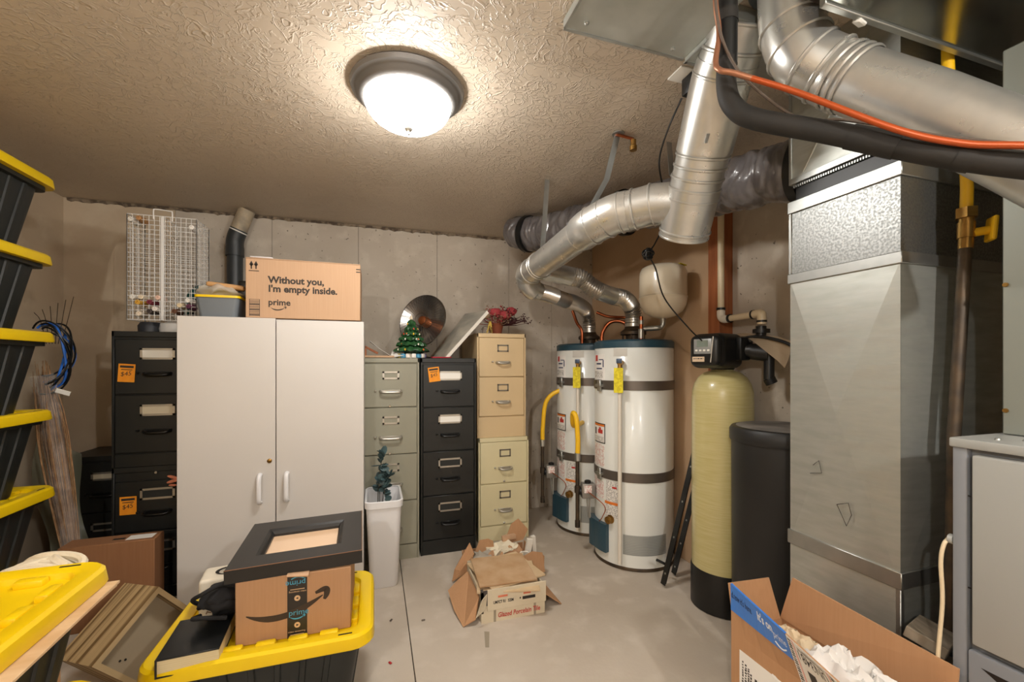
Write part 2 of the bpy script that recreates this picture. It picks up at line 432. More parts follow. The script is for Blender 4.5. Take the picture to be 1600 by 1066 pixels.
def file_cabinet(name, label, loc, W, D, Hh, rows, mat, hmat, holder, rotz=0, group=None, top=.03, hw=.085, latch=True, lock=None, frame=.012):
    """loc = front-left-bottom corner; rows = list of (z0, z1, card material or None, holder width, holder height)"""
    t = T(name, label, 'file cabinet', loc, (0, 0, rotz), group)
    b = MB().b2(0, W, .012, D, 0, Hh, .003, 1)
    b.b2(0, frame, 0, .02, 0, Hh, .002, 1); b.b2(W-frame, W, 0, .02, 0, Hh, .002, 1)
    b.b2(0, W, 0, .02, Hh-top, Hh, .002, 1)
    O('body', b, mat, t)
    O('plinth', MB().b2(frame, W-frame, .004, .02, 0, rows[-1][0]-.004, .002, 1), mat, t)
    for (z0, z1, card, cw, ch) in rows:
        d = O('drawer', MB().b2(frame+.003, W-frame-.003, -.002, .014, z0+.003, z1-.003, .003, 1), mat, t)
        h = z1-z0
        card_holder(cw, ch, holder, card, d, (W*.52, -.002, z1-h*.27))
        handle_d(hw, hmat, d, (W*.52, -.002, z1-h*.62))
        if latch: O('thumb_latch', MB().box((0, -.006, 0), (.014, .012, .012), .003, 1), hmat, d, loc=(W*.52-hw/2-.03, -.002, z1-h*.615))
    if lock:
        for z in lock: O('lock', MB().lathe([(.008, 0), (.008, .006), (.006, .008)], axis=(0, -1, 0), seg=14), m_chrome, t, loc=(W*.5, -.001, z))
    return t
m_holdd = M('dark_label_frame', '#7d766c', .4, .5)
m_blackh = M('black_handle', '#101010', .3, .1)
lab = m_paper; lab2 = M('yellowed_card', '#d8cdb4', .6); dk = M('empty_card_slot', '#202220', .6)
# olive four drawer
file_cabinet('file_cabinet', 'olive grey four-drawer file cabinet behind the white bin', (-.095, 2.925, 0), .381, .64, 1.335,
             [(1.01, 1.30, None, .105, .052), (.70, 1.01, None, .105, .052), (.39, .70, None, .105, .052), (.10, .39, None, .105, .052)],
             m_olive, m_silver, m_silver, hw=.135, lock=[1.02, .71])
# black four drawer
blk = file_cabinet('file_cabinet', 'black four-drawer file cabinet between the olive and tan ones', (.297, 2.935, 0), .381, .64, 1.335,
             [(1.00, 1.295, lab, .16, .062), (.70, 1.00, lab, .16, .062), (.40, .70, dk, .16, .062), (.10, .40, dk, .16, .062)],
             m_black, m_blackh, m_silver, hw=.12)
# stacked tan over cream
file_cabinet('file_cabinet', 'cream two-drawer file cabinet on the floor, under the sand-coloured one', (.715, 3.02, 0), .385, .58, .755,
             [(.42, .725, None, .085, .055), (.115, .42, None, .085, .055)], m_cream, m_silver, m_holdd, hw=.095, lock=[.435, .13])
file_cabinet('file_cabinet', 'sand-coloured two-drawer file cabinet stacked on the cream one', (.708, 3.035, .755), .375, .56, .765,
             [(.445, .735, None, .085, .052), (.155, .445, None, .085, .052)], m_beige, m_silver, m_holdd, hw=.10)
# stacked black at the left
file_cabinet('file_cabinet', 'black two-drawer file cabinet standing beneath another, left of the white cupboard', (-1.345, 2.85, 0), .40, .62, .735,
             [(.38, .66, dk, .16, .062), (.07, .38, dk, .16, .062)], m_black, m_blackh, m_silver, hw=.12, lock=[.70])
file_cabinet('file_cabinet', 'black two-drawer file cabinet stacked on top, under the wire rack', (-1.345, 2.85, .735), .40, .62, .74,
             [(.395, .70, lab, .16, .062), (.075, .395, lab2, .16, .062)], m_black, m_blackh, m_silver, hw=.12)
file_cabinet('file_cabinet', 'low black file cabinet in the dark corner by the dried grass', (-1.76, 3.22, 0), .40, .37, .74,
             [(.40, .70, lab2, .13, .05), (.08, .40, None, .13, .05)], m_black, m_blackh, m_silver, hw=.12)
def price_tag(label, loc, tilt):
    t = T('price_tag', label, 'price tag', loc, (0, tilt, 0), 'orange price tags')
    O('card', MB().box((0, 0, 0), (.075, .0012, .098), 0), m_orange, t, ang=0)
    O('printed_lines', MB().b2(-.03, .03, -.0013, -.0006, .028, .04).b2(-.025, .025, -.0013, -.0006, .016, .02), m_ink, t, ang=0)
    TX('$45', .032, m_ink, t, (-.026, -.0012, -.018), (PI/2, -.15, 0), shear=.2)
    return t
price_tag('orange price tag on the upper drawer of the stacked black cabinet under the rack', (-1.275, 2.842, 1.248), .06)
price_tag('orange price tag low on the floor-standing black cabinet at left', (-1.268, 2.842, .53), .0)
price_tag('orange price tag on the black cabinet beside the ceramic tree', (.385, 2.927, 1.225), -.12)

# ------------------------------------------------------------------ white cupboard
t = T('cupboard', 'tall white two-door cupboard holding a printed cardboard box', 'cupboard', (-.958, 2.60, 0))
W, Dp, Hh = .90, .315, 1.542
O('carcass', MB().b2(0, W, .019, Dp, .0, Hh-.002, .001, 1), m_white, t)
for s_, x0, x1, hx in ((0, .0, W/2-.0025, W/2-.075), (1, W/2+.0025, W, W/2+.055)):
    d = O('door', MB().b2(x0, x1, 0, .018, .04, Hh+(.002 if s_ == 0 else -.006), .0015, 1), m_white, t)
    hp = cat([(0, 0, .075), (0, -.022, .07), (0, -.032, .05), (0, -.034, 0), (0, -.032, -.05), (0, -.022, -.07), (0, 0, -.075)], 5)
    h = MB().tube(hp, .009, 10); h.xf(Matrix.Diagonal((1.3, 1, 1, 1)))
    O('handle', h, m_whitep, d, loc=(hx, -.0, .63))
    if s_ == 0: O('lock', MB().lathe([(.012, 0), (.012, .004), (.008, .007)], axis=(0, -1, 0), seg=16), m_brass, d, loc=(W/2-.03, 0, .775))

# ------------------------------------------------------------------ carton on the cupboard
def smile(mb, x0, x1, z, sag, w0, y, tip=True, rise=0., nrm=(0, -1, 0)):
    n = 18; pts = []; wd = []
    for k in range(n+1):
        u = k/n; pts.append((x0+(x1-x0)*u, y, z - sag*4*u*(1-u)*(1-.25*u) + rise*u)); wd.append(max(.12, min(1, 4.2*u*(1-u)+.15))*w0)
    arcstroke(mb, pts, wd, nrm)
    if tip:
        L = (x1-x0); e = Vector(pts[-1]); a = [(e.x-L*.10, y, e.z+L*.045), (e.x+L*.01, y, e.z+L*.085), (e.x+L*.055, y, e.z+L*.07), (e.x+L*.05, y, e.z-L*.0), (e.x+L*.02, y, e.z-L*.065)]
        a = cat(a, 4); arcstroke(mb, a, [w0*(.25+.75*math.sin(PI*(.08+.84*i/(len(a)-1)))) for i in range(len(a))], nrm)
    return mb
t = T('cardboard_box', 'tan cardboard box with dark printed lettering on top of the white cupboard', 'box', (-.655, 2.612, 1.545))
W, Hh, Dp = .578, .325, .29
O('box_body', MB().b2(0, W, 0, Dp, 0, Hh-.006, .003, 1), m_cardl, t)
O('top_flap', MB().slab([(0, 0, Hh-.006), (W, 0, Hh-.006), (W*.97, .13, Hh+.002), (W*.02, .13, Hh+.006)], .004), m_cardl, t, ang=0)
O('packing_tape', MB().b2(.02, .13, -.0, .10, Hh-.001, Hh+.006, .002, 1), M('clear_tape', '#ddd8d8', .2), t)
m_ink2 = M('dark_brown_print', '#3b332c', .7)
TX('Without you,', .051, m_ink2, t, (.108, -.001, .192), bold=.0018)
TX("I'm empty inside.", .051, m_ink2, t, (.108, -.001, .144), bold=.0018)
TX('prime', .046, m_ink2, t, (.108, -.001, .072), bold=.0012)
O('printed_arrow', smile(MB(), .12, .19, .058, .014, .006, -.0004), m_ink2, t, ang=0)
a = MB()
for x in (.028, .05):
    a.slab([(x-.003, -.0006, .262), (x+.003, -.0006, .262), (x+.003, -.0006, .29), (x-.003, -.0006, .29)], .0006)
    a.slab([(x-.010, -.0006, .285), (x, -.0006, .275), (x+.010, -.0006, .285), (x, -.0006, .305)], .0006)
a.b2(.016, .064, -.0008, 0, .25, .254)
O('printed_arrows', a, m_ink2, t, ang=0)
a = MB()
for k in range(9): a.b2(.02, .066, -.0008, 0, .012+k*.0095, .012+k*.0095+(.003 if k % 3 else .006))
a.b2(.018, .020, -.0008, 0, .008, .1); a.b2(.066, .068, -.0008, 0, .008, .1); a.b2(.018, .068, -.0008, 0, .098, .1)
O('printed_bars', a, m_ink2, t, ang=0)
O('printed_bars', MB().b2(.555, .578, -.0008, 0, .29, .296).b2(.555, .578, -.0008, 0, .275, .281), m_ink2, t, ang=0)

# ------------------------------------------------------------------ totes
def rr(hx, hy, r, z, n=5, cx=0, cy=0):
    out = []
    for (sx, sy, a0) in ((1, 1, 0), (-1, 1, PI/2), (-1, -1, PI), (1, -1, 1.5*PI)):
        for k in range(n+1):
            a = a0+PI/2*k/n; out.append((cx+sx*(hx-r)+r*math.cos(a), cy+sy*(hy-r)+r*math.sin(a), z))
    return out
def tote(label, loc, rotz=0, LX=.69, LY=.50, Hh=.377, group=None, fill=True):
    """long side along local x; lid rim at z = Hh"""
    t = T('storage_tote', label, 'storage tote', loc, (0, 0, rotz), group)
    hx, hy = LX/2, LY/2; zt = Hh-.035
    b = MB(); rg = [rr(hx-.105, hy-.105, .05, 0), rr(hx-.098, hy-.098, .05, .008), rr(hx-.050, hy-.050, .05, zt-.03), rr(hx-.028, hy-.028, .05, zt-.028), rr(hx-.028, hy-.028, .05, zt)]
    b.loft(rg)
    def rib(p0, p1, nx, ny, wd):
        p0, p1 = Vector(p0), Vector(p1); n = Vector((nx, ny, 0)); s_ = Vector((-ny, nx, 0))*wd/2
        b.loft([[p-s_*1.6-n*.004, p-s_+n*.007, p+s_+n*.007, p+s_*1.6-n*.004] for p in (p0, p1)])
    for k in range(6):
        u = -1+2*k/5
        for sy in (-1, 1): rib((u*(hx-.19), sy*(hy-.097), .01), (u*(hx-.15), sy*(hy-.051), zt-.03), 0, sy, .016)
    for k in range(4):
        u = -1+2*k/3
        for sx in (-1, 1): rib((sx*(hx-.097), u*(hy-.18), .01), (sx*(hx-.051), u*(hy-.14), zt-.03), sx, 0, .016)
    O('body', b, m_tote, t, ang=30)
    g = MB(); g.loft([rr(hx-.03, hy-.03, .055, Hh-.045), rr(hx-.002, hy-.002, .07, Hh-.045), rr(hx, hy, .07, Hh-.040), rr(hx-.004, hy-.004, .07, Hh-.008), rr(hx-.012, hy-.012, .065, Hh),
                      rr(hx-.045, hy-.045, .05, Hh-.001), rr(hx-.054, hy-.054, .045, Hh-.006), rr(hx-.060, hy-.060, .04, Hh-.020), rr(hx-.09, hy-.09, .035, Hh-.022)])
    for k in range(5):
        u = -1+2*k/4
        for sy in (-1, 1): g.box((u*(hx-.15), sy*(hy-.072), Hh-.016), (.062, .030, .024), .008, 2)
    for k in range(3):
        u = -1+k
        for sx in (-1, 1): g.box((sx*(hx-.072), u*(hy-.15), Hh-.016), (.030, .062, .024), .008, 2)
    l = O('lid', g, m_yellow, t, ang=35)
    for sx in (-1, 1):
        for sy in (-1, 1): O('slot', MB().box((sx*(hx-.095), sy*(hy-.027), Hh-.0005), (.045, .006, .003), .001, 1), m_dark, l)
    return t
names = ['bottom', 'second', 'third', 'fourth', 'fifth', 'topmost']
prot = None
for k in range(6):
    lb = 'black tote with yellow lid, %s in the tall stack at left' % ('lowest' if k == 0 else 'topmost' if k == 5 else names[k]+' from below')
    lc = (-1.66+(.004 if k % 2 else -.003), 2.235+(.006 if k % 2 else 0), k*.355)
    if prot is None: prot = tote(lb, lc, PI/2, group='totes in the tall stack')
    else: dup(prot, lc, (0, 0, PI/2+random.uniform(-.008, .008)), lb)
# front left pair
dup(prot, (-1.10, 1.335, 0), (0, 0, .01), 'black storage tote with yellow lid, under the tote holding thin boards', 'totes at the front')
tb = dup(prot, (-1.02, 1.225, .355), (0, 0, .02), 'black storage tote at lower left with boards clamped under its yellow lid', 'totes at the front')
dup(prot, (-.345, 1.79, 0), (0, 0, 0), 'black storage tote whose yellow lid carries the taped carton and frame', 'totes at the front')
for o in tb.children:
    if o.name.startswith('lid'): o.location.z += .026
for k, (dx, dy, dz, rz) in enumerate(((.03, -.02, .012, .015), (.045, -.03, .021, .05))):
    O('thin_board', MB().box((0, 0, 0), (.60, .50, .007), .001, 1), m_ply, loc=(-.99+dx, 1.20+dy, .355+.332+dz), rot=(0, 0, rz),
      label=('thin pale plywood board, upper of two under the yellow lid', 'thin pale plywood board, lower of two under the yellow lid')[1-k], cat='board', group='boards under the lid')

# ------------------------------------------------------------------ on the front tote
t = T('cardboard_box', 'brown carton with a curved arrow and black tape on the yellow lid', 'box', (-.44, 1.634, .356))
W, Dp, Hh = .36, .31, .218
O('box_body', MB().b2(0, W, 0, Dp, 0, Hh, .003, 1), m_cardb, t)
O('packing_tape', MB().b2(.156, .218, -.0008, 0, 0, Hh).b2(.156, .218, 0, Dp, Hh, Hh+.0008), M('black_printed_tape', '#2b2622', .35), t, ang=0)
O('torn_edge', MB().box((.19, .0, Hh+.001), (.07, .03, .008), .002, 1, rot=(.3, .1, 0)).jitter(.006, 60), m_cardl, t)
O('printed_arrow', smile(MB(), .032, .268, .098, .040, .021, -.0005, rise=.035), M('carton_print', '#3a2d22', .7), t, ang=0)
m_cyan = M('cyan_print', '#4aa3c4', .5); m_tan = M('tan_print', '#d9b48a', .6)
TX('prime', .027, m_cyan, t, (.2135, -.0016, .196), (PI/2, PI, 0))
TX('prime', .027, m_cyan, t, (.160, -.0016, .078), (PI/2, 0, 0))
O('printed_swoosh', smile(MB(), .165, .208, .072, .008, .004, -.0014), m_cyan, t, ang=0)
a = MB(); pts = [(.168+.04*k/10, -.0014, .202+.006*math.sin(PI*k/10)) for k in range(11)]; arcstroke(a, pts, [.003]*11, (0, -1, 0))
O('printed_swoosh', a, m_cyan, t, ang=0)
for z in (.135, .043):
    O('printed_disc', MB().lathe([(.0095, 0), (.0095, .0004)], axis=(0, -1, 0), seg=24), m_tan, t, loc=(.187, -.0008, z), ang=0)
    s_ = -1 if z > .1 else 1
    O('printed_triangle', MB().slab([(.187-s_*.003, -.0014, z-.004), (.187+s_*.005, -.0014, z), (.187-s_*.003, -.0014, z+.004)], .0005), m_ink, t, ang=0)
TX('video streaming', .0085, m_tan, t, (.2155, -.0016, .160), (PI/2, PI, 0))
TX('video streaming', .0085, m_tan, t, (.158, -.0016, .019))
O('printed_line', MB().b2(.165, .21, -.0014, -.0008, .165, .167), m_tan, t, ang=0); O('printed_line', MB().b2(.165, .208, -.0014, -.0008, .010, .012), m_tan, t, ang=0)

t = T('picture_frame', 'wide black frame with a cream panel lying on the taped carton', 'picture frame', (-.262, 1.852, .577), (math.radians(.5), math.radians(-1.2), math.radians(1.5)))
f = MB(); fw, fd = .215, .215
def ring(h, z): return [(-h[0], -h[1], z), (h[0], -h[1], z), (h[0], h[1], z), (-h[0], h[1], z)]
f.loft([ring((fw, fd), 0), ring((fw, fd), .044), ring((fw-.002, fd-.002), .046), ring((.142, .125), .046), ring((.134, .117), .039), ring((.129, .112), .041), ring((.122, .105), .030), ring((.122, .105), .012)])
O('frame', f, M('black_frame_paint', '#1c1b1a', .42, 0, col2='#232120', scale=4), t, ang=20)
O('worn_edge', MB().b2(-fw, fw, -fd-.0006, -fd+.0012, .0445, .0465).b2(fw-.0012, fw+.0006, -fd, fd, .0445, .0465), M('worn_wood', '#8a6248', .7), t, ang=0)
O('panel', MB().b2(-.122, .122, -.105, .105, .012, .02), M('cream_panel', '#ecc7a2', .18, coat=.6), t, ang=0)

t = T('tissue_box', 'patterned cream tissue box standing behind the black bag', 'tissue box', (-.535, 1.875, .356), (0, 0, .12))
O('box_body', MB().b2(-.075, .075, -.06, .06, 0, .16, .012, 3), M('cream_card', '#ddd3c0', .6), t)
O('opening', MB().lathe([(.03, 0), (.033, .003), (.028, .003), (.024, .001)], seg=24).xf(Matrix.Diagonal((1.3, 1, 1, 1))), m_dark, t, loc=(0.01, 0, .159))
a = MB()
for k in range(22):
    x = -.055+random.random()*.11; z = .04+random.random()*.075
    a.box((x, -.0605, z), (.010+.008*random.random(), .001, .004), 0, rot=(0, random.random()*3, 0))
O('leaf_print', a, M('brown_leaf_print', '#8d6f55', .6), t, ang=0)
t = T('book', 'thick book with a black cover at the left of the yellow lid', 'book', (-.545, 1.63, .357), (0, 0, .06))
O('cover', MB().b2(-.08, .08, -.085, .13, .052, .057, .001, 1).b2(-.08, .08, -.085, .13, 0, .005, .001, 1).b2(-.084, -.079, -.085, .13, 0, .057, .001, 1), M('black_cover', '#17191a', .3), t)
O('pages', MB().b2(-.079, .078, -.081, .128, .005, .052), M('cream_pages', '#ddcda6', .7, 0, col2='#cfbd92', scale=3, stretch=(1, 1, 200)), t, ang=0)
t = T('cloth_bag', 'crumpled black cloth bag with straps beside the taped carton', 'bag', (-.505, 1.745, .42))
b = MB().ball((0, 0, .055), .062, (1.0, 1.1, .85), 4)
for v in b.bm.verts:
    n = noise.noise_vector(v.co*22)*.022 + noise.noise_vector(v.co*55)*.006
    v.co += n
    v.co.z = max(v.co.z, 0)
O('bag_body', b, M('black_cloth', '#1a191b', .85, 0, bump=.4, bscale=60), t)
for k, pth in enumerate((((-.07, .02, .03), (-.085, -.02, .07), (-.05, -.05, .10), (0, -.03, .115), (.05, -.02, .10)), ((-.06, -.03, .02), (-.07, -.065, .03), (-.03, -.08, .035), (.03, -.07, .02)))):
    O('strap', MB().tube(cat(pth, 6), .007, 8), MATS['black_cloth'], t)

# ------------------------------------------------------------------ brown carton, wooden stand, rope, at the left
t = T('cardboard_box', 'plain dark brown narrow carton leaning by the black cabinets', 'box', (-1.245, 2.655, 0), (0, 0, .02))
O('box_body', MB().b2(-.19, .19, -.055, .058, 0, .418, .003, 1), m_cardd, t)
O('shipping_label', MB().b2(.06, .17, -.03, .03, .418, .4188), m_sticker, t, ang=0)
O('hand_hole', MB().b2(-.0, .05, -.012, .008, .4178, .4186), m_dark, t, ang=0)
t = T('wooden_box', 'open plywood box with striped edges tipped on its corner beside the yellow tote', 'wooden box', (-.90, 2.10, .0), (0, 0, 0))
R = Matrix.Translation((0, 0, .198)) @ rotm((0, 0, math.radians(52))) @ rotm((math.radians(-6), 0, 0)) @ rotm((0, math.radians(52), 0))
hs = .14
RE, RL = R.to_euler(), R.to_translation()
def sb(nm, mb, mat): return O(nm, mb, mat, t, ang=0, loc=RL, rot=RE)
sb('side_board', MB().b2(-hs, -hs+.018, -.10, .12, -hs, hs), m_ply2)
sb('side_board', MB().b2(hs-.018, hs, -.10, .12, -hs, hs), m_ply2)
sb('side_board', MB().b2(-hs+.018, hs-.018, -.10, .12, hs-.018, hs), m_ply2)
sb('side_board', MB().b2(-hs+.018, hs-.018, -.10, .12, -hs, -hs+.018), m_ply2)
sb('panel', MB().b2(-hs+.018, hs-.018, -.05, -.04, -hs+.018, hs-.018), M('drab_panel', '#a3947c', .6))
a = MB(); a.lathe([(.004, 0), (.004, .002)], c=(-.02, -.05, -.08), axis=(0, -1, 0), seg=10); a.lathe([(.004, 0), (.004, .002)], c=(-.035, -.05, -.09), axis=(0, -1, 0), seg=10)
sb('screw_hole', a, m_dark)
def rope_ball(label, loc, r, mat):
    mb = MB()
    for k in range(7):
        ax = Vector((random.uniform(-1, 1), random.uniform(-1, 1), random.uniform(-.3, 1))).normalized(); q = Vector((0, 0, 1)).rotation_difference(ax)
        rd = r*random.uniform(.55, .85); pts = []
        for i in range(41):
            a = 2*PI*i/40; p = q @ Vector((rd*math.cos(a), rd*math.sin(a), .012*math.sin(3*a))); p.z *= .55; p.x *= 1.35; p.z += r*.5
            pts.append(p)
        mb.tube(pts, .0105, 7)
    return O('rope_bundle', mb, mat, label=label, cat='rope', loc=loc)
# carton that carries the rope, behind the front totes
O('cardboard_box', MB().b2(-1.22, -.86, 1.490, 1.575, .378, .655, .003, 1), m_cardb, label='carton mostly hidden behind the boarded tote, under the cream rope', cat='box')
rope_ball('coiled cream cotton rope behind the boarded yellow lid', (-.880, 1.535, .660), .10, M('cream_rope', '#ddd0b6', .85, 0, bump=.5, bscale=90))
a = MB()
for k in range(3):
    a.tube(cat([(-1.10+.03*k, 1.53, .657), (-1.08+.02*k, 1.54, .74+.01*k), (-1.03, 1.545, .745), (-1.0+.01*k, 1.55, .657)], 6), .004, 6)
O('wire_loop', a, m_copper, label='thin coppery wire loops lying left of the cream rope', cat='wire')

# dried grass bundle in clear film
t = T('dried_grass_bundle', 'bundle of dried stalks wrapped in clear film beside the tote stack', 'dried plant', (-1.26, 2.80, .42))
t.location = (-1.45, 2.80, 0)
base = Vector((-1.45, 2.80, .006)); topc = Vector((-1.60, 2.80, 1.24))
a = MB()
for k in range(85):
    an = random.random()*2*PI; r0 = random.random()*.020; r1 = random.random()*.042
    p0 = base+Vector((math.cos(an)*r0, math.sin(an)*r0, 0)); p2 = topc+Vector((math.cos(an)*r1, math.sin(an)*r1*.7, random.uniform(-.12, .08)))
    md = p0.lerp(p2, .7)+Vector((math.cos(an), math.sin(an), 0))*.030*random.random()+Vector((random.gauss(0, .012), random.gauss(0, .012), 0))
    a.tube(cat([p0, md, p2], 4), [.0016+.002*random.random()]*8+[.001], 4)
O('stalks', a, m_straw, t, kind='stuff', world=True)
a = MB(); rg = []
axis = [base.lerp(topc, k/14) for k in range(15)]
rad = [.026, .028, .032, .036, .040, .044, .046, .046, .044, .042, .042, .046, .046, .05, .052]
a.tube(axis, rad, 18, cap=False).jitter(.016, 22)
O('film_wrap', a, m_film, t, world=True)
# support: stalks stand on the narrow carton
# milky sheet behind the bundle
a = MB(); rg = []
for i in range(9):
    u = i/8; row = []
    for j in range(13):
        v = j/12; x = -1.73+.26*u*(1-.55*v)+.02*math.sin(7*v); z = .02+.86*v-.1*u*v
        row.append(Vector((x, 3.0+.05*math.sin(5*v+u*3)+.05*u, z)))
    rg.append(row)
a.loft(rg, closed=False)
O('plastic_sheet', a, m_filmg, label='milky plastic sheet propped behind the dried stalks', cat='plastic sheet')
# cables
t = T('cable_coil', 'loose coil of blue and black cables hanging beside the tote stack', 'cable', (-1.49, 2.90, 1.16))
cols = [M('blue_cable', '#2f6fd0', .4), m_blackp]
for k in range(9):
    mt = cols[0] if k in (1, 4, 6) else cols[1]
    rx, rz = random.uniform(.08, .13), random.uniform(.12, .18); c0 = Vector((-1.575+random.uniform(-.015, .015), 2.80+random.uniform(-.02, .03), 1.34+random.uniform(-.02, .02)))
    pts = [c0+Vector((rx*math.cos(a_)*.75, .03*math.sin(2*a_+k), rz*math.sin(a_))) for a_ in [(-1.9+k*.06)+i*(3.7)/24 for i in range(25)]]
    O('cable', MB().tube(pts, .0055 if mt is cols[0] else .0045, 6), mt, t, world=True)
a = MB()
for k in range(6):
    x = -1.60+k*.012
    a.tube(cat([(x, 2.82, 1.40), (x+.01*k-.03, 2.83, 1.52), (x+.02*k-.06, 2.84, 1.56+.018*k)], 5), .0016, 5)
O('twigs', a, m_iron, t, world=True)
O('cable_tag', MB().box((-1.50, 2.76, 1.155), (.06, .003, .022), 0, rot=(0, .35, 0)), m_paper, t, world=True)

# ------------------------------------------------------------------ wire rack and spools on the black stack
t = T('wire_rack', 'white wire grid rack with a carry loop on top of the black cabinets', 'rack', (-1.335, 2.98, 1.475))
m_wire = M('white_coated_wire', '#e9e7e3', .4)
W, Hh, Dp = .335, .60, .20
def grid(mb, p0, ex, ez, nx, nz, r):
    p0, ex, ez = Vector(p0), Vector(ex), Vector(ez)
    for i in range(nx+1): mb.tube([p0+ex*(i/nx), p0+ex*(i/nx)+ez], r*(1.6 if i in (0, nx) else 1), 5)
    for j in range(nz+1): mb.tube([p0+ez*(j/nz), p0+ez*(j/nz)+ex], r*(1.6 if j in (0, nz) else 1), 5)
    return mb
z0 = .075
for nm, p0, ex, nx in (('front_grid', (0, 0, z0), (W, 0, 0), 13), ('back_grid', (0, Dp, z0), (W, 0, 0), 13), ('side_grid', (W, 0, z0), (.0, Dp, 0), 6), ('side_grid', (0, 0, z0), (0, Dp, 0), 6), ('middle_grid', (W*.5, 0, z0), (0, Dp, 0), 6)):
    O(nm, grid(MB(), p0, ex, (0, 0, Hh), nx, 22, .0016), m_wire, t, kind='stuff')
O('spine', MB().b2(W*.5-.008, W*.5+.008, -.004, .004, z0, z0+Hh, .002, 1), m_wire, t)
O('carry_loop', MB().tube(cat([(.125, 0, z0+Hh-.02), (.125, 0, z0+Hh+.03), (.135, 0, z0+Hh+.038), (.205, 0, z0+Hh+.034), (.215, 0, z0+Hh+.026), (.215, 0, z0+Hh-.025)], 5), .0035, 8), m_wire, t)
O('base_ring', MB().lathe([(.07, 0), (.075, .03), (.07, .06), (.03, .074), (.02, .074), (.06, .056), (.062, .01)], seg=28), m_wire, t, loc=(.19, .1, .001))
O('base_ring', MB().lathe([(.055, .0), (.058, .045), (.045, .066), (.04, .066), (.05, .04), (.048, .0)], seg=28), M('dark_rubber_ring', '#2c2e33', .5), t, loc=(.072, .09, .001))
sp = [(.012, .565, '#e9e4da'), (.05, .575, '#b98a5a'), (.305, .545, '#f0ece6'), (.02, .125, '#efeae0'), (.06, .125, '#e8d9bf'), (.14, .125, '#e6c4b0'), (.045, .095, '#d8a640'), (.125, .06, '#efe6dc'),
      (.285, .115, '#f0ece4'), (.245, .085, '#e6d2ae'), (.05, .03, '#efdfc8'), (.10, .098, '#7a2a3a'), (.29, .08, '#6a3550'), (.22, .05, '#6f4a35'), (.10, .045, '#4a3f3a')]
descr = ['white at the top left', 'brown at the top left', 'white near the top right', 'white at the far left of the filled rows', 'pale tan in the highest filled row', 'pink-beige left of the spine', 'ochre under the pale tan one', 'off-white above the bottom row',
         'white right of the spine', 'pale ochre right of the spine', 'cream in the bottom row', 'dark red behind the ochre one', 'plum at the right edge', 'brown beside the spine low down', 'dark grey near the bottom']
for (x, z, c), ds in zip(sp, descr):
    o = O('thread_spool', MB().lathe([(.012, -.035), (.017, -.034), (.018, .0), (.015, .035), (.012, .05), (.013, .055), (.006, .056), (.005, .05)], axis=(0, -1, 0), seg=16), M('thread_'+c, c, .7),
          label='thread spool in the wire rack, '+ds, cat='thread spool', group='thread spools in the wire rack', loc=(-1.335+x+.008, 2.98+.045, 1.475+z0+z+.004))
# clutter between rack and carton
t = T('storage_bin', 'small grey plastic bin left of the lettered cardboard box', 'bin', (-.79, 2.74, 1.543))
O('body', MB().loft([rr(.085, .10, .02, 0), rr(.10, .115, .02, .105)]), M('grey_bin_plastic', '#6f767c', .4), t)
O('rim', MB().loft([rr(.105, .12, .022, .105), rr(.105, .12, .022, .117)]), m_yellow, t)
t = T('wrapped_sandals', 'tan padded item in clear film lying on the small grey bin', 'wrapped item', (-.80, 2.73, 1.661))
O('pad', MB().box((.03, 0, .06), (.18, .10, .026), .012, 3, rot=(0, .1, 0)), M('tan_pad', '#c79a68', .6), t)
a = MB().ball((-.01, 0, .03), .10, (1.15, .7, .35), 4)
for v in a.bm.verts: v.co += noise.noise_vector(v.co*20)*.03; v.co.z = max(0, v.co.z)
O('film_wrap', a, M('crinkled_film', '#ddd3c2', .2, alpha=.5, bump=.5, bscale=30), t)
O('black_case', MB().b2(-.72, -.66, 2.72, 2.85, 1.66, 1.76, .01, 2), m_blackp, label='small black case behind the left edge of the lettered box', cat='case')
t = T('green_hose', 'dark green hose arched behind the wire rack', 'hose', (-1.0, 3.3, 1.475))
O('hose', MB().tube(cat([(-1.16, 3.26, 1.50), (-1.13, 3.28, 1.74), (-1.03, 3.29, 1.80), (-.95, 3.29, 1.70), (-.925, 3.28, 1.56), (-.95, 3.25, 1.487)], 7), .022, 10), M('dark_green_hose', '#17524e', .4), t, world=True)
O('hose_band', MB().tube(cat([(-1.12, 3.22, 1.50), (-1.09, 3.22, 1.70), (-1.02, 3.22, 1.75), (-.97, 3.22, 1.62)], 6), .014, 8), m_blackp, t, world=True)
# peach flower behind the cupboard edge
t = T('silk_flower', 'peach orange bud poking out beside the white cupboard', 'flower', (-1.02, 2.80, .66))
for k, (rz, l) in enumerate(((.35, .055), (-.25, .06), (.05, .04))):
    O('petal', MB().ball((0, 0, 0), .5, (1, .32, .32), 2).xf(Matrix.Translation((-.03, -.0, .018-.022*k)) @ rotm((0, rz, 0)) @ Matrix.Diagonal((l, l, l, 1))), M('peach_petal', '#e08a68', .6), t)
O('stem', MB().tube(cat([(-.0, 0, .01), (.03, .0, -.06), (.045, .01, -.30), (.05, .01, -.66)], 5), .003, 6), M('green_stem', '#4d6140', .6), t)

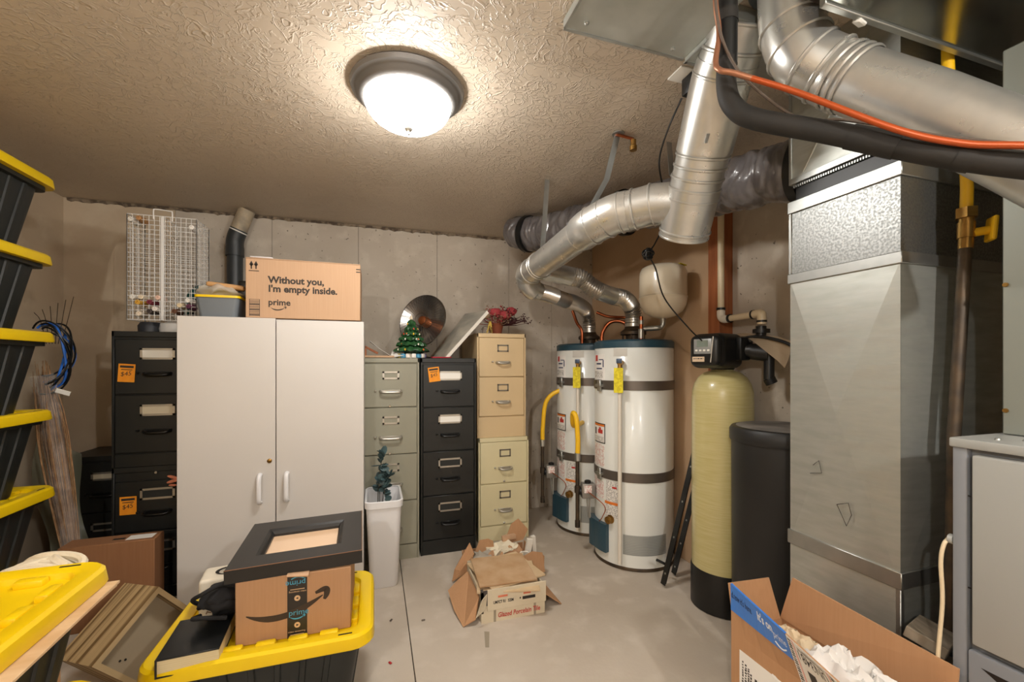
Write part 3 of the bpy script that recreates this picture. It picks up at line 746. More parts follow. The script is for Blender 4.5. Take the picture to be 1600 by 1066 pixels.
# ------------------------------------------------------------------ black vent pipe at the back wall
t = T('vent_pipe', 'black plastic vent pipe with a pale upper end going into the ceiling', 'pipe', (-.955, 3.545, 0))
O('pipe', MB().tube([(-.955, 3.545, 0), (-.955, 3.545, 2.10)], .050, 24), m_abs, t, world=True)
O('coupling', MB().tube([(-.955, 3.545, 2.07), (-.955, 3.545, 2.135)], .058, 24), m_abs, t, world=True)
O('elbow', MB().tube(cat([(-.955, 3.545, 2.13), (-.954, 3.543, 2.17), (-.945, 3.537, 2.21), (-.925, 3.53, 2.26)], 6), .056, 24), m_abs, t, world=True)
O('upper_pipe', MB().tube([(-.935, 3.532, 2.235), (-.868, 3.505, 2.40)], .053, 24), M('pale_pvc_dusted', '#cdb999', .6, 0, col2='#8d8577', scale=9), t, world=True, label='pale dusty upper end')
O('clamp_ring', MB().tube([(-.932, 3.532, 2.245), (-.929, 3.531, 2.252)], .059, 24), m_paper, t, world=True)

# ------------------------------------------------------------------ things on the file cabinets
t = T('dish_heater', 'round chrome dish heater with a wire grille behind the ceramic tree', 'heater', (.345, 3.36, 1.336))
ax = Vector((-.62, -.75, .22)).normalized(); dc = Vector((0, -.06, .29))
O('dish', MB().lathe([(.02, -.075), (.06, -.072), (.11, -.055), (.155, -.03), (.196, 0), (.203, .004), (.205, -.002), (.16, -.038), (.10, -.068), (.02, -.085)], axis=ax, c=dc, seg=40, cap0=False, cap1=False), M('dark_mirror_metal', '#a3a09c', .22, .9), t)
g = MB(); q = Vector((0, 0, 1)).rotation_difference(ax)
for k in range(48):
    a = 2*PI*k/48
    g.tube([dc+q @ Vector((math.cos(a)*r_, math.sin(a)*r_, z_)) for r_, z_ in ((.05, .022), (.12, .018), (.20, .004))], .0011, 4)
for r_, z_ in ((.05, .022), (.2, .004)):
    g.tube([dc+q @ Vector((math.cos(2*PI*i/40)*r_, math.sin(2*PI*i/40)*r_, z_)) for i in range(41)], .002, 5)
O('grille', g, m_iron, t, kind='stuff')
O('element', MB().lathe([(.04, -.07), (.042, -.02), (.03, .01), (.012, .016)], axis=ax, c=dc, seg=20), M('copper_element', '#a8643c', .3, .8), t)
O('stand', MB().tube([(0, .02, .0), (0, .02, .26)], .015, 12), m_blackp, t)
O('foot', MB().lathe([(.085, 0), (.085, .012), (.03, .022), (.015, .03)], c=(0, .0, 0), seg=28), m_blackp, t)

t = T('ceramic_tree', 'small green ceramic tree with coloured bulbs on the cabinet top', 'ornament', (.245, 3.06, 1.336))
m_tree = M('glazed_green', '#2f5a34', .25, 0, col2='#1f4426', scale=30, bump=.5, bscale=60, bdist=.008)
tr = MB(); tiers = 6
prof = [(.05, .03)]
for k in range(tiers):
    z = .045+k*.036; r_ = .118*(1-k/(tiers+.6)); prof += [(r_*.72, z), (r_, z+.006), (r_*.93, z+.02)]
prof += [(.018, .262), (.004, .272)]
tr.lathe(prof, seg=40)
for v in tr.bm.verts:
    a = math.atan2(v.co.y, v.co.x); rd = math.hypot(v.co.x, v.co.y)
    if rd > .02: f_ = 1+.10*math.sin(a*11+v.co.z*40)+.05*noise.noise(v.co*40); v.co.x *= f_; v.co.y *= f_; v.co.z += .006*math.sin(a*11+v.co.z*90)
O('tree_body', tr, m_tree, t, ang=60)
bc = [M('bulb_'+c, c, .25) for c in ('#c8322a', '#e8b92e', '#efe9dc', '#d8632a', '#e9dfc9')]
bm0 = None
for k in range(44):
    lv = k % 6; z = .058+lv*.036; a = 2*PI*random.random(); r_ = .112*(1-lv/6.6)
    O('bulb', MB().ball((0, 0, 0), .0062, (1, 1, 1.3), 1), bc[k % 5], t, loc=(r_*math.cos(a), r_*math.sin(a), z))
O('topper', MB().ball((0, 0, .279), .011, (1, 1, 1.2), 2).ball((0, -.002, .291), .007, (1, 1, 1), 2), M('pale_topper', '#ead9c0', .4), t)
for k in range(9):
    a = PI+PI*k/8+.1; c = ['#efe9e0', '#e8d26a', '#5fa4c8', '#efe6dc', '#efe9e0', '#5fa4c8', '#e9e2d8', '#5a4f7c', '#efe9e0'][k]
    O('base_gift', MB().box((0, 0, 0), (.034, .03, .03), .006, 2, rot=(0, 0, a)), M('gift_'+c, c, .35), t, loc=(.088*math.cos(a), .075*math.sin(a), .016))
O('trunk', MB().lathe([(.075, 0), (.075, .028), (.05, .032)], seg=24), M('base_glaze', '#d8d2c4', .35), t)
t = T('canvas_painting', 'stretched grey canvas leaning over the black cabinet against the sand-coloured one', 'canvas', (.45, 3.0, 1.336))
q4 = [(.462, 2.965, 1.338), (.43, 3.40, 1.338), (.70, 3.42, 1.70), (.772, 3.0, 1.68)]
q4 = [Vector(p) for p in q4]; nrm = (q4[1]-q4[0]).cross(q4[3]-q4[0]).normalized()
if nrm.x > 0: nrm = -nrm
O('canvas_face', MB().loft([[p for p in q4], [p+nrm*.002 for p in q4]]), M('painted_canvas', '#8f8d84', .4, 0, col2='#b9b3a4', scale=7, stretch=(1, .6, 2)), t, world=True, ang=0)
O('edge', MB().loft([[p-nrm*.022 for p in q4], [p-nrm*.0005 for p in q4]]), M('white_canvas_edge', '#dcd6cb', .7), t, world=True, ang=0)
O('red_cloth', MB().box((.44, 3.0, 1.341), (.13, .09, .008), .003, 1).jitter(.006, 30), M('red_fabric', '#a32232', .8), label='folded red cloth under the foot of the leaning canvas', cat='cloth')
# flat things on the olive cabinet
O('envelope', MB().slab([(-.03, 3.02, 1.45), (.03, 3.02, 1.40), (.12, 3.05, 1.342), (.12, 3.22, 1.342), (-.03, 3.22, 1.45)], .002), m_paper, label='bent white sheet beside the ceramic tree on the olive cabinet', cat='paper')
O('tan_folder', MB().box((.02, 3.05, 1.345), (.20, .16, .014), .002, 1, rot=(0, 0, .1)), m_cardl, label='flat tan folder on the olive cabinet', cat='folder')
O('wood_offcut', MB().box((-.03, 3.0, 1.395), (.12, .03, .014), .001, 1, rot=(0, .5, 0)).box((-.06, 3.0, 1.375), (.02, .03, .075), .001, 1), m_wood, label='short wooden offcut tilted beside the white sheet', cat='offcut')
O('white_envelope', MB().slab([(.10, 3.0, 1.338), (.19, 2.98, 1.352), (.20, 3.1, 1.41), (.12, 3.12, 1.385)], .002), m_paper, label='small white card tilted at the left foot of the ceramic tree', cat='card')
# dried flowers and jar on the sand cabinet
t = T('dried_flowers', 'dried red flowers in a brown pot on the sand-coloured cabinet', 'dried flowers', (.93, 3.30, 1.521))
O('pot', MB().lathe([(.035, 0), (.055, .085), (.06, .09), (.055, .095), (.045, .09)], seg=24), M('brown_clay', '#8c4a30', .7), t)
m_fl = [M('dry_red', '#a33a3e', .8), M('dry_dark', '#4a2426', .85), M('dry_tan', '#9a7e62', .85)]
a = [MB(), MB(), MB()]
for k in range(190):
    an = random.gauss(.2, 1.3); el = random.uniform(.1, 1.3); L_ = random.uniform(.09, .27)
    e = Vector((math.cos(an)*math.cos(el)*L_*1.05, math.sin(an)*math.cos(el)*L_*.6-.03, .09+math.sin(el)*L_*.55)); k3 = 1 if e.x > .06 else (0 if random.random() < .45 else 2)
    a[k3].tube([(0, 0, .08), e*.6+Vector((0, 0, .02)), e], [.002, .0018, .001], 4)
    for j in range(3): a[k3].ball(e+Vector((random.gauss(0, .012), random.gauss(0, .01), random.gauss(0, .008))), random.uniform(.004, .008), (1, 1, .8), 1)
for nm, mb, mt in zip(('red_blooms', 'dark_sprays', 'tan_sprays'), a, m_fl): O(nm, mb, mt, t, kind='stuff')
for k, (x, z, r_) in enumerate(((.05, .16, .045), (-.11, .15, .035), (.10, .19, .04), (-.03, .18, .04))):
    b = MB().ball((x, -.07, z), r_, (1.1, .8, .8), 3)
    for v in b.bm.verts: v.co += noise.noise_vector(v.co*90)*.009
    O('bloom', b, m_fl[0] if k != 1 else m_fl[2], t)
t = T('glass_jar', 'small glass jar with yellow sticks beside the dried flower pot', 'jar', (.80, 3.10, 1.521))
O('jar', MB().lathe([(.036, 0), (.036, .045), (.03, .052), (.028, .05), (.033, .043), (.033, .004)], seg=24, cap1=True), m_glassw, t)
for x, rz in ((.01, .25), (.03, -.12)): O('stick', MB().box((x, 0, .05), (.012, .012, .09), .003, 1, rot=(0, rz, 0)), M('yellow_stick', '#d9b850', .6), t)

# ------------------------------------------------------------------ white waste bin with leaves
t = T('waste_bin', 'tall white plastic waste bin beside the white cupboard', 'bin', (.053, 2.715, 0))
O('bin_body', MB().loft([rr(.074, .125, .03, 0), rr(.078, .13, .03, .01), rr(.098, .158, .035, .47), rr(.100, .160, .035, .505), rr(.094, .154, .033, .505), rr(.088, .148, .03, .46), rr(.068, .12, .028, .012)]), m_whitep, t, ang=50)
O('rim', MB().loft([rr(.099, .159, .036, .468), rr(.106, .166, .04, .472), rr(.107, .167, .04, .508), rr(.101, .161, .036, .512), rr(.095, .155, .034, .510)], cap0=False, cap1=False), m_whitep, t)
t = T('leafy_branch', 'dark blue-green leafy sprig rising from the white waste bin', 'branch', (.03, 2.80, .02))
m_leaf = M('eucalyptus_leaf', '#33474a', .55, 0, col2='#4b6364', scale=20)
stems = [[(0, 0, 0), (-.01, -.02, .4), (.0, -.06, .60), (.02, -.09, .74)], [(.01, 0, 0), (.02, -.03, .45), (.035, -.08, .58), (.06, -.11, .60)], [(0, 0, 0), (0, -.04, .48), (.015, -.1, .56), (.035, -.12, .47)]]
lf = None
for st in stems:
    p = cat(st, 8)
    O('stem', MB().tube(p, .0025, 5), M('leaf_stem', '#4d4638', .7), t)
    for k in range(11, len(p)):
        for s_ in (-1, 1):
            sc = random.uniform(1.0, 1.6)
            if lf is None:
                lf = O('leaf', MB().lathe([(.001, 0), (.013, .001), (.016, .003), (.013, .0035), (.001, .002)], seg=9).xf(Matrix.Translation((.018, 0, 0)) @ Matrix.Diagonal((1.2, .85, 1, 1))), m_leaf, t); o = lf
            else: o = inst(lf, t)
            o.location = p[k]; o.rotation_euler = (random.uniform(-1, 1), random.uniform(-1.2, .3), random.uniform(0, 6.28)); o.scale = (sc, sc, sc)

# ------------------------------------------------------------------ tile box and debris
m_tcard = M('white_printed_carton', '#d8ccb4', .7, 0, col2='#cfc2a8', scale=4)
t = T('tile_box', 'open off-white tile carton with red lettering on the floor', 'box', (.507, 2.08, 0))
W, Dp, Hh = .34, .34, .155
O('front_wall', MB().b2(0, W, 0, .006, 0, Hh), m_tcard, t, ang=0); O('back_wall', MB().b2(0, W, Dp-.006, Dp, 0, Hh+.012), m_tcard, t, ang=0)
O('side_wall', MB().b2(0, .006, .006, Dp-.006, 0, Hh-.01), m_tcard, t, ang=0); O('side_wall', MB().b2(W-.006, W, .006, Dp-.006, 0, Hh-.01), m_tcard, t, ang=0)
O('bottom', MB().b2(.006, W-.006, .006, Dp-.006, 0, .006), m_cardb, t, ang=0)
O('front_cover', MB().b2(.03, W+.005, -.006, -.0005, .062, Hh+.012, .001, 1), m_tcard, t, ang=0)
TX('Glazed Porcelain Tile', .034, m_red, t, (.085, -.0014, .020), shear=.12, sx=.78, bold=.0006)
TX('UM7CT R1  32SM', .020, m_ink, t, (.06, -.0072, .094), sx=.72, bold=.0006)
O('printed_red_line', MB().b2(.085, .135, -.0068, -.006, .122, .132).b2(.22, .26, -.0068, -.006, .118, .127), M('faded_red_print', '#d4775a', .6), t, ang=0)
O('printed_barcode', MB().b2(.19, .29, -.0068, -.006, .134, .141).b2(.215, .285, -.0068, -.006, .092, .107).b2(.2, .206, -.0068, -.006, .098, .106), m_ink, t, ang=0)
for x in (.07, .285): O('carton_band', MB().b2(x-.006, x+.006, -.0005, 0, 0, .062), M('grey_band', '#9a8f7c', .6), t, ang=0)
O('corner_tape', MB().b2(.012, .03, -.007, -.0005, .09, Hh+.01).b2(.0, .012, .0, .02, .05, Hh+.008), M('dark_grey_tape', '#46413f', .6), t, ang=0)
O('left_flap', MB().slab([(-.003, .03, .125), (-.003, .30, .125), (-.06, .30, .085), (-.118, .28, .045), (-.112, .13, .02), (-.09, .0, .003), (-.03, -.005, .03)], .004), m_cardo, t, ang=0)
O('small_flap', MB().slab([(.028, -.004, .15), (-.005, -.03, .135), (-.035, -.03, .055), (.02, -.006, .075)], .003), m_tcard, t, ang=0)
O('right_flap', MB().slab([(W+.004, .03, .09), (W+.004, .31, .10), (W+.10, .22, .015), (W+.115, .04, .004)], .004), m_cardo, t, ang=0)
m_tile = M('mottled_tile', '#b58f68', .35, 0, col2='#c6a684', scale=9)
m_tile2 = M('pale_tile', '#d6bc98', .35, 0, col2='#cbb08a', scale=7)
g = 'tiles in the carton'
for k in range(8):
    O('floor_tile', MB().box((0, 0, 0), (.322, .322, .009), .001, 1), m_tile2, loc=(.677, 2.25, .012+k*.0165), rot=(0, 0, .008*(-1)**k), label='tile inside the floor carton, layer %s from the bottom' % ('one two three four five six seven eight'.split()[k]), cat='tile', group=g)
O('floor_tile', MB().box((0, 0, 0), (.322, .322, .009), .001, 1), m_tile2, loc=(.682, 2.225, .146), rot=(0, 0, -.22), label='pale tile turned askew just below the topmost tile', cat='tile', group=g)
O('floor_tile', MB().box((0, 0, 0), (.322, .322, .009), .001, 1), m_tile2, loc=(.690, 2.275, .158), rot=(.0, 0, .20), label='pale tile poking out at the right below the topmost tile', cat='tile', group=g)
O('floor_tile', MB().box((0, 0, 0), (.305, .305, .009), .001, 1), m_tile, loc=(.668, 2.255, .172), rot=(.02, .0, -.06), label='mottled brown tile lying on top of the open tile carton', cat='tile', group=g)

t = T('torn_carton', 'torn open brown carton full of scraps behind the tile box', 'box', (.74, 2.56, 0))
O('base', MB().b2(-.20, .20, -.12, .14, 0, .006), m_cardo, t, ang=0)
O('back_wall', MB().b2(-.20, .20, .134, .14, .006, .11), m_cardo, t, ang=0)
O('side_wall', MB().slab([(-.20, -.12, .0), (-.20, .14, 0), (-.21, .14, .11), (-.215, -.12, .09)], .005), m_cardo, t, ang=0)
O('side_wall', MB().slab([(.195, -.12, .0), (.195, .14, 0), (.21, .14, .12), (.215, -.12, .10)], .005), m_cardo, t, ang=0)
O('torn_flap', MB().slab([(-.305, -.043, .01), (-.289, -.039, .08), (-.227, .043, .12), (-.178, .05, .19), (-.165, -.02, .15), (-.205, -.03, .05)], .004), m_cardo, t, ang=0)
O('torn_flap', MB().slab([(-.155, .052, .10), (-.02, .035, .10), (-.03, .04, .185), (-.06, .05, .20), (-.115, .055, .195)], .004), m_cardo, t, ang=0)
O('torn_flap', MB().slab([(.06, .12, .12), (.20, .13, .13), (.23, .12, .20), (.17, .14, .27), (.12, .14, .24)], .004), m_cardo, t, ang=0)
O('torn_flap', MB().slab([(.12, -.15, .02), (.25, -.13, .03), (.24, -.11, .14), (.17, -.12, .16), (.10, -.13, .14)], .004), m_cardo, t, ang=0)
def scrap(nm, c, s, rot, mat, label, cat='scrap', jit=.01, sub=0):
    b = MB().box((0, 0, 0), s, 0)
    if sub: bmesh.ops.subdivide_edges(b.bm, edges=b.bm.edges, cuts=sub, use_grid_fill=True)
    b.jitter(jit, 35, seed=len(label))
    return O(nm, b, mat, loc=c, rot=rot, label=label, cat=cat, group='scraps in the torn carton', ang=25)
m_foam = M('white_foam', '#e6e0d4', .8)
scrap('foam_strip', (.905, 2.50, .135), (.035, .02, .16), (.1, .15, 0), m_foam, 'upright white foam strip, left of two in the torn carton', 'foam', .004)
scrap('foam_strip', (.955, 2.53, .140), (.025, .02, .15), (0, -.08, .2), m_foam, 'upright white foam strip, right of two in the torn carton', 'foam', .003)
scrap('foam_sheet', (.875, 2.47, .10), (.10, .01, .10), (.3, .4, .2), m_foam, 'ragged white foam piece below the upright strips', 'foam', .02, 2)
scrap('paper_scrap', (.76, 2.60, .135), (.16, .11, .03), (.1, -.1, .3), M('cream_paper', '#e3d8bf', .8), 'crumpled cream paper in the middle of the torn carton', 'paper', .03, 4)
scrap('paper_scrap', (.64, 2.53, .10), (.13, .11, .05), (.2, .1, .1), M('grey_paper', '#a39a8c', .8), 'crumpled grey paper at the left of the torn carton', 'paper', .035, 4)
scrap('cardboard_scrap', (.73, 2.52, .11), (.10, .08, .025), (.5, .2, 0), m_cardb, 'wrinkled brown card at the front of the torn carton', 'cardboard', .03, 3)
scrap('cardboard_scrap', (.83, 2.56, .12), (.09, .07, .02), (.3, -.3, .5), m_cardb, 'folded brown card beside the foam strips', 'cardboard', .03, 3)
scrap('cardboard_tube', (.83, 2.66, .17), (.09, .028, .028), (0, -.05, .1), m_cardl, 'short pale cardboard roll at the back of the torn carton', 'cardboard', .003, 2)
scrap('cardboard_stub', (.965, 2.46, .06), (.05, .03, .12), (0, .05, .2), m_cardo, 'upright folded brown card at the right front of the torn carton', 'cardboard', .006, 1)
O('metal_strap', MB().slab([(.507, 2.02, .0008), (.53, 2.01, .0008), (.50, 1.90, .0008), (.483, 1.905, .0008)], .001), M('grey_band', '#9a8f7c', .6), label='thin grey band lying on the floor before the tile carton', cat='strap')
for k, (x, y, c, lb) in enumerate(((.065, 1.93, '#b01f24', 'tiny red scrap on the floor right of the yellow tote'), (.235, 2.2, '#6a5f54', 'dark pebble on the floor near the joint'), (.08, 2.25, '#5a5048', 'tiny dark crumb on the floor by the waste bin'))):
    O('floor_crumb', MB().box((x, y, .003), (.010, .018, .005), .002, 1, rot=(0, 0, .6+k)), M('crumb_'+c, c, .7), label=lb, cat='crumb')

# ------------------------------------------------------------------ water heaters
A0 = -123.6
def heater(label, loc, rz):
    t = T('water_heater', label, 'water heater', loc, (0, 0, rz), 'water heaters')
    R_ = .258
    O('tank', MB().lathe([(R_-.012, .016), (R_, .020), (R_, 1.405), (R_-.004, 1.41)], seg=64), m_heater, t)
    O('top_cap', MB().lathe([(R_+.003, 1.40), (R_+.004, 1.44), (R_-.01, 1.452), (.05, 1.462)], seg=64), m_cap, t)
    O('base_ring', MB().lathe([(R_-.006, 0), (R_+.003, .002), (R_+.003, .018), (R_-.01, .034)], seg=64), m_iron, t)
    O('draft_hood', MB().lathe([(.065, 1.50), (.085, 1.495), (.085, 1.515), (.06, 1.535), (.055, 1.55)], seg=32), m_iron, t)
    for k in range(4):
        a = PI/4+k*PI/2; O('hood_leg', MB().tube([(.07*math.cos(a), .07*math.sin(a), 1.455), (.07*math.cos(a), .07*math.sin(a), 1.505)], .006, 8), m_iron, t)
    O('flue_collar', MB().lathe([(.05, 1.458), (.05, 1.49)], seg=20), m_iron, t)
    for z in (1.16, .583):
        s_ = O('strap', MB().lathe([(R_, z-.03), (R_+.005, z-.029), (R_+.005, z+.029), (R_, z+.03)], seg=64, cap0=False, cap1=False), m_strap, t)
        a = math.radians(A0-52); ca, sa = math.cos(a), math.sin(a)
        O('buckle', MB().box((ca*(R_+.014), sa*(R_+.014), z-.005), (.016, .035, .075), .004, 1, rot=(0, 0, a)).box((ca*(R_+.014), sa*(R_+.014), z-.005), (.03, .06, .02), .003, 1, rot=(0, 0, a)), m_galv, s_)
    def st(nm, a0, a1, z0, z1, mat, par=None, tt=.0012): return O(nm, MB().cpatch(R_, A0+a0, A0+a1, z0, z1, t=tt), mat, par or t, ang=60)
    wp = M('white_label', '#efece8', .5)
    p = st('logo_sticker', -78, -44, 1.175, 1.36, wp)
    st('logo_red', -70, -62, 1.315, 1.355, m_red, p, .002)
    st('logo_arc', -66, -50, 1.262, 1.270, M('navy_print', '#2f3d63', .5), p, .002); st('logo_arc', -58, -47, 1.322, 1.328, MATS['navy_print'], p, .002)
    st('logo_arc', -48, -46, 1.275, 1.322, MATS['navy_print'], p, .002)
    st('logo_word', -66, -52, 1.293, 1.303, MATS['navy_print'], p, .002)
    st('text_rows', -74, -48, 1.205, 1.25, m_sticker, p, .002)
    st('text_rows', -72, -50, 1.178, 1.193, mat_bar, p, .002)
    p = st('warning_sticker', -75, -43, .775, .905, M('black_label_border', '#2c2a2a', .5)); st('warning_face', -74, -44.5, .782, .885, wp, p, .002)
    st('warning_head', -74, -44.5, .886, .899, M('orange_print', '#e07a2c', .5), p, .002)
    st('flame_print', -60, -48, .838, .864, m_red, p, .0026); st('flame_print', -57, -52, .862, .878, m_red, p, .0026)
    st('figure_print', -71, -66, .828, .872, m_ink, p, .0026)
    st('text_rows', -73, -46, .785, .82, m_sticker, p, .0026)
    st('text_sticker', -75, -45, .625, .765, m_sticker2)
    st('text_sticker', -78, -63, .43, .545, m_sticker2); st('text_sticker', -61, -46, .415, .53, m_sticker2)
    p = st('hang_tag', -41, -20, .31, .545, m_sticker); st('hang_tag_band', -43, -18, .395, .412, MATS['orange_print'], p, .0026); st('red_print', -30, -23, .50, .512, m_red, p, .0026)
    st('rating_plate', -28, -8, 1.345, 1.395, M('pale_grey_plate', '#cfccc4', .5))
    p = st('foil_patch', -14, 50, .10, .225, M('ribbed_foil', '#b3b5b1', .35, .3))
    a = MB()
    for k in range(12): a.cpatch(R_+.001, A0-13.5, A0+49.5, .105+k*.0099, .108+k*.0099, t=.0016)
    O('foil_rib', a, M('ribbed_foil2', '#9a9d99', .4, .3), p, kind='stuff')
    # relief valve, tag, discharge pipe
    a = math.radians(A0-16); ca, sa = math.cos(a), math.sin(a)
    O('relief_valve', MB().tube([(ca*(R_-.01), sa*(R_-.01), 1.305), (ca*(R_+.05), sa*(R_+.05), 1.305)], .016, 14).tube([(ca*(R_+.035), sa*(R_+.035), 1.33), (ca*(R_+.035), sa*(R_+.035), 1.27)], .014, 14), m_brass, t)
    O('valve_lever', MB().box((ca*(R_+.05), sa*(R_+.05), 1.315), (.01, .035, .03), .004, 2, rot=(0, 0, a)), M('blue_grey_lever', '#4c5c74', .4, .4), t)
    O('valve_tag', MB().box((ca*(R_+.062), sa*(R_+.062), 1.195), (.002, .058, .155), 0, rot=(0, 0, a)), M('yellow_tag', '#e3d32b', .5, 0, col2='#cdbb20', scale=60, lo=.45, hi=.55), t, ang=0)
    O('discharge_pipe', MB().tube([(ca*(R_+.035), sa*(R_+.035), 1.28), (ca*(R_+.035), sa*(R_+.035), .05)], .0125, 14), m_whpvc, t)
    # burner cover
    a0, a1 = A0-84, A0-36; c = MB(); rg = []
    for k in range(13):
        u = k/12; an = math.radians(a0+(a1-a0)*u); b_ = .030+.018*max(0, 1-abs(u-.28)/.2); ca2, sa2 = math.cos(an), math.sin(an)
        rg.append([(ca2*(R_-.002), sa2*(R_-.002), .085), (ca2*(R_+b_), sa2*(R_+b_), .085), (ca2*(R_+b_), sa2*(R_+b_), .265), (ca2*(R_-.002), sa2*(R_-.002), .265)])
    O('burner_cover', c.loft(rg), m_cap, t)
    # gas control
    a = math.radians(A0-72); ca, sa = math.cos(a), math.sin(a)
    v = O('gas_control', MB().box((ca*(R_+.055), sa*(R_+.055), .44), (.09, .07, .10), .008, 2, rot=(0, 0, a)), M('control_grey', '#8f8b84', .4, .5), t)
    O('control_knob', MB().lathe([(.026, 0), (.026, .012), (.02, .018)], axis=(ca, sa, 0), c=(ca*(R_+.10), sa*(R_+.10), .435), seg=20), m_blackp, v)
    O('dial', MB().lathe([(.022, 0), (.022, .014), (.015, .018)], c=(ca*(R_+.055), sa*(R_+.055), .49), seg=18), m_blackp, v)
    O('red_button', MB().lathe([(.009, 0), (.009, .01)], axis=(sa, -ca, 0), c=(ca*(R_+.075)+sa*.035, sa*(R_+.075)-ca*.035, .42), seg=12), m_red, v)
    O('control_label', MB().box((ca*(R_+.06)-sa*.036, sa*(R_+.06)+ca*.036, .455), (.05, .001, .05), 0, rot=(0, 0, a)), m_sticker2, v, ang=0)
    # iron drip leg and gas tube
    ex, ey = ca*(R_+.125), sa*(R_+.125)
    O('drip_leg', MB().tube([(ex, ey, .20), (ex, ey, .66)], .0135, 12).tube([(ex, ey, .19), (ex, ey, .235)], .018, 8).tube([(ex, ey, .425), (ex, ey, .47)], .02, 10).tube([(ex, ey, .448), (ca*(R_+.09), sa*(R_+.09), .448)], .014, 10), m_iron, t)
    O('supply_tube', MB().tube([(ca*(R_+.045)-sa*.02, sa*(R_+.045)+ca*.02, .40), (ca*(R_+.045)-sa*.02, sa*(R_+.045)+ca*.02, .26)], .007, 8).tube([(ca*(R_+.06), sa*(R_+.06), .40), (ca*(R_+.05), sa*(R_+.05), .26)], .006, 8), m_galv, t)
    a2 = math.radians(A0-40); O('pilot_wire', MB().tube(cat([(ca*(R_+.06)-sa*.04, sa*(R_+.06)+ca*.04, .44), (math.cos(a2)*(R_+.02), math.sin(a2)*(R_+.02), .38), (math.cos(a2-.1)*(R_+.012), math.sin(a2-.1)*(R_+.012), .30), (math.cos(a2-.2)*(R_+.02), math.sin(a2-.2)*(R_+.02), .262)], 6), .003, 6), m_copper, t)
    a2 = math.radians(A0-33); ca2, sa2 = math.cos(a2), math.sin(a2)
    O('drain_valve', MB().lathe([(.028, 0), (.028, .004), (.016, .008), (.016, .02), (.024, .022), (.024, .032), (.012, .036), (.012, .045)], axis=(ca2, sa2, 0), c=(ca2*R_, sa2*R_, .30), seg=20), m_brass, t)
    return t
mat_bar = mat_print('dark_barcode', '#e4e1da', '#3a3836', 300, 2, .35, 60)
h1 = heater('white water heater standing nearer, beside the black angle bars', (1.68, 2.53, 0), 0)
h2 = dup(h1, (1.655, 3.115, 0), (0, 0, math.radians(5.2)), 'white water heater standing farther back, partly behind the nearer one')
# gas tubes (world coordinates, by drip-leg tops)
def wpt(h, rz, a, r, z): an = math.radians(a)+rz; return (h.location.x+math.cos(an)*r, h.location.y+math.sin(an)*r, z)
p1 = wpt(h1, 0, A0-72, .383, .66); p2 = wpt(h2, math.radians(5.2), A0-72, .383, .66)
t = T('gas_tube', 'short yellow gas tube feeding the nearer water heater', 'gas tube', (p1[0], p1[1], .60))
O('tube', MB().tube(cat([p1, (p1[0]+.003, p1[1], .78), (p1[0]-.005, p1[1]+.01, .93), (p1[0]-.01, p1[1]+.05, .955), (p1[0]+.03, p1[1]+.12, .86), (p1[0]+.18, p1[1]+.28, .855)], 7), .017, 12), m_yel2, t, world=True)
O('nut', MB().lathe([(.02, 0), (.02, .05), (.014, .055)], seg=8, c=(p1[0], p1[1], .64)), m_galv, t, world=True)
t = T('gas_tube', 'long yellow gas tube arching over to the farther water heater', 'gas tube', (p2[0], p2[1], .60))
O('tube', MB().tube(cat([p2, (p2[0]+.003, p2[1], .80), (p2[0]+.03, p2[1]-.01, 1.0), (p2[0]+.14, p2[1]-.05, 1.09), (p2[0]+.33, p2[1]-.10, 1.115), (p2[0]+.45, p2[1]-.02, 1.12)], 8), .017, 12), m_yel2, t, world=True)
O('nut', MB().lathe([(.02, 0), (.02, .05), (.014, .055)], seg=8, c=(p2[0], p2[1], .64)), m_galv, t, world=True)

# ------------------------------------------------------------------ flue
def ring_at(mb, a, b, r, w_=.006):
    mb = MB()
    a, b = Vector(a), Vector(b); d = (b-a).normalized()*w_; mb.tube([a-d, a-d*.4, a+d*.4, a+d], [r, r+.004, r+.004, r], 28, cap=False); return O('bead', mb, m_pipe, t, world=True)
def flex(path, r, pitch=.016, amp=.0045):
    p = even(cat(path, 14), pitch/2); return MB().tube(p, [r+(amp if i % 2 else -amp) for i in range(len(p))], 32)

t = T('flue_pipe', 'galvanised flue pipe running from the ceiling down to the water heaters', 'flue pipe', (1.0, 1.9, 1.7))
U = [Vector(p) for p in ((1.12, 1.08, 2.40), (1.15, 1.20, 2.285), (1.182, 1.301, 2.143), (1.222, 1.432, 1.955), (1.246, 1.505, 1.845))]
s1 = O('pipe_section', MB().tube([U[0], U[1]], .098, 32), m_pipe, t, world=True)
s2 = O('elbow', MB().tube(cat([U[1]+(U[0]-U[1])*.35, U[1], U[2], U[2].lerp(U[3], .2)], 5), .101, 32), m_pipe, t, world=True)
s3 = O('pipe_section', MB().tube([U[2].lerp(U[3], .15), U[3]], .096, 32), m_pipe, t, world=True)
s4 = O('tee', MB().tube(cat([U[3]+(U[2]-U[3])*.25, U[3], U[4]], 5), .099, 32), m_pipe, t, world=True)
O('tee_cap', MB().tube([U[4], U[4]+(U[4]-U[3]).normalized()*.006], .102, 32), m_pipe, t, world=True)
rb = None
for k in range(5):
    p = U[2].lerp(U[3], .25+.17*k); ring_at(rb, p, U[3], .097)
for k in (.0, .45, .9): p = U[0].lerp(U[1], k); ring_at(rb, p, U[1], .1)
ring_at(rb, U[4].lerp(U[3], .15), U[4], .1)
V = [Vector(p) for p in ((1.20, 1.47, 1.96), (1.144, 1.576, 1.985), (1.03, 1.705, 1.972), (.972, 1.815, 1.945), (.947, 2.553, 1.881), (.925, 2.64, 1.83))]
O('branch', MB().tube([V[0], V[1], V[2]], .086, 30), m_pipe, t, world=True)
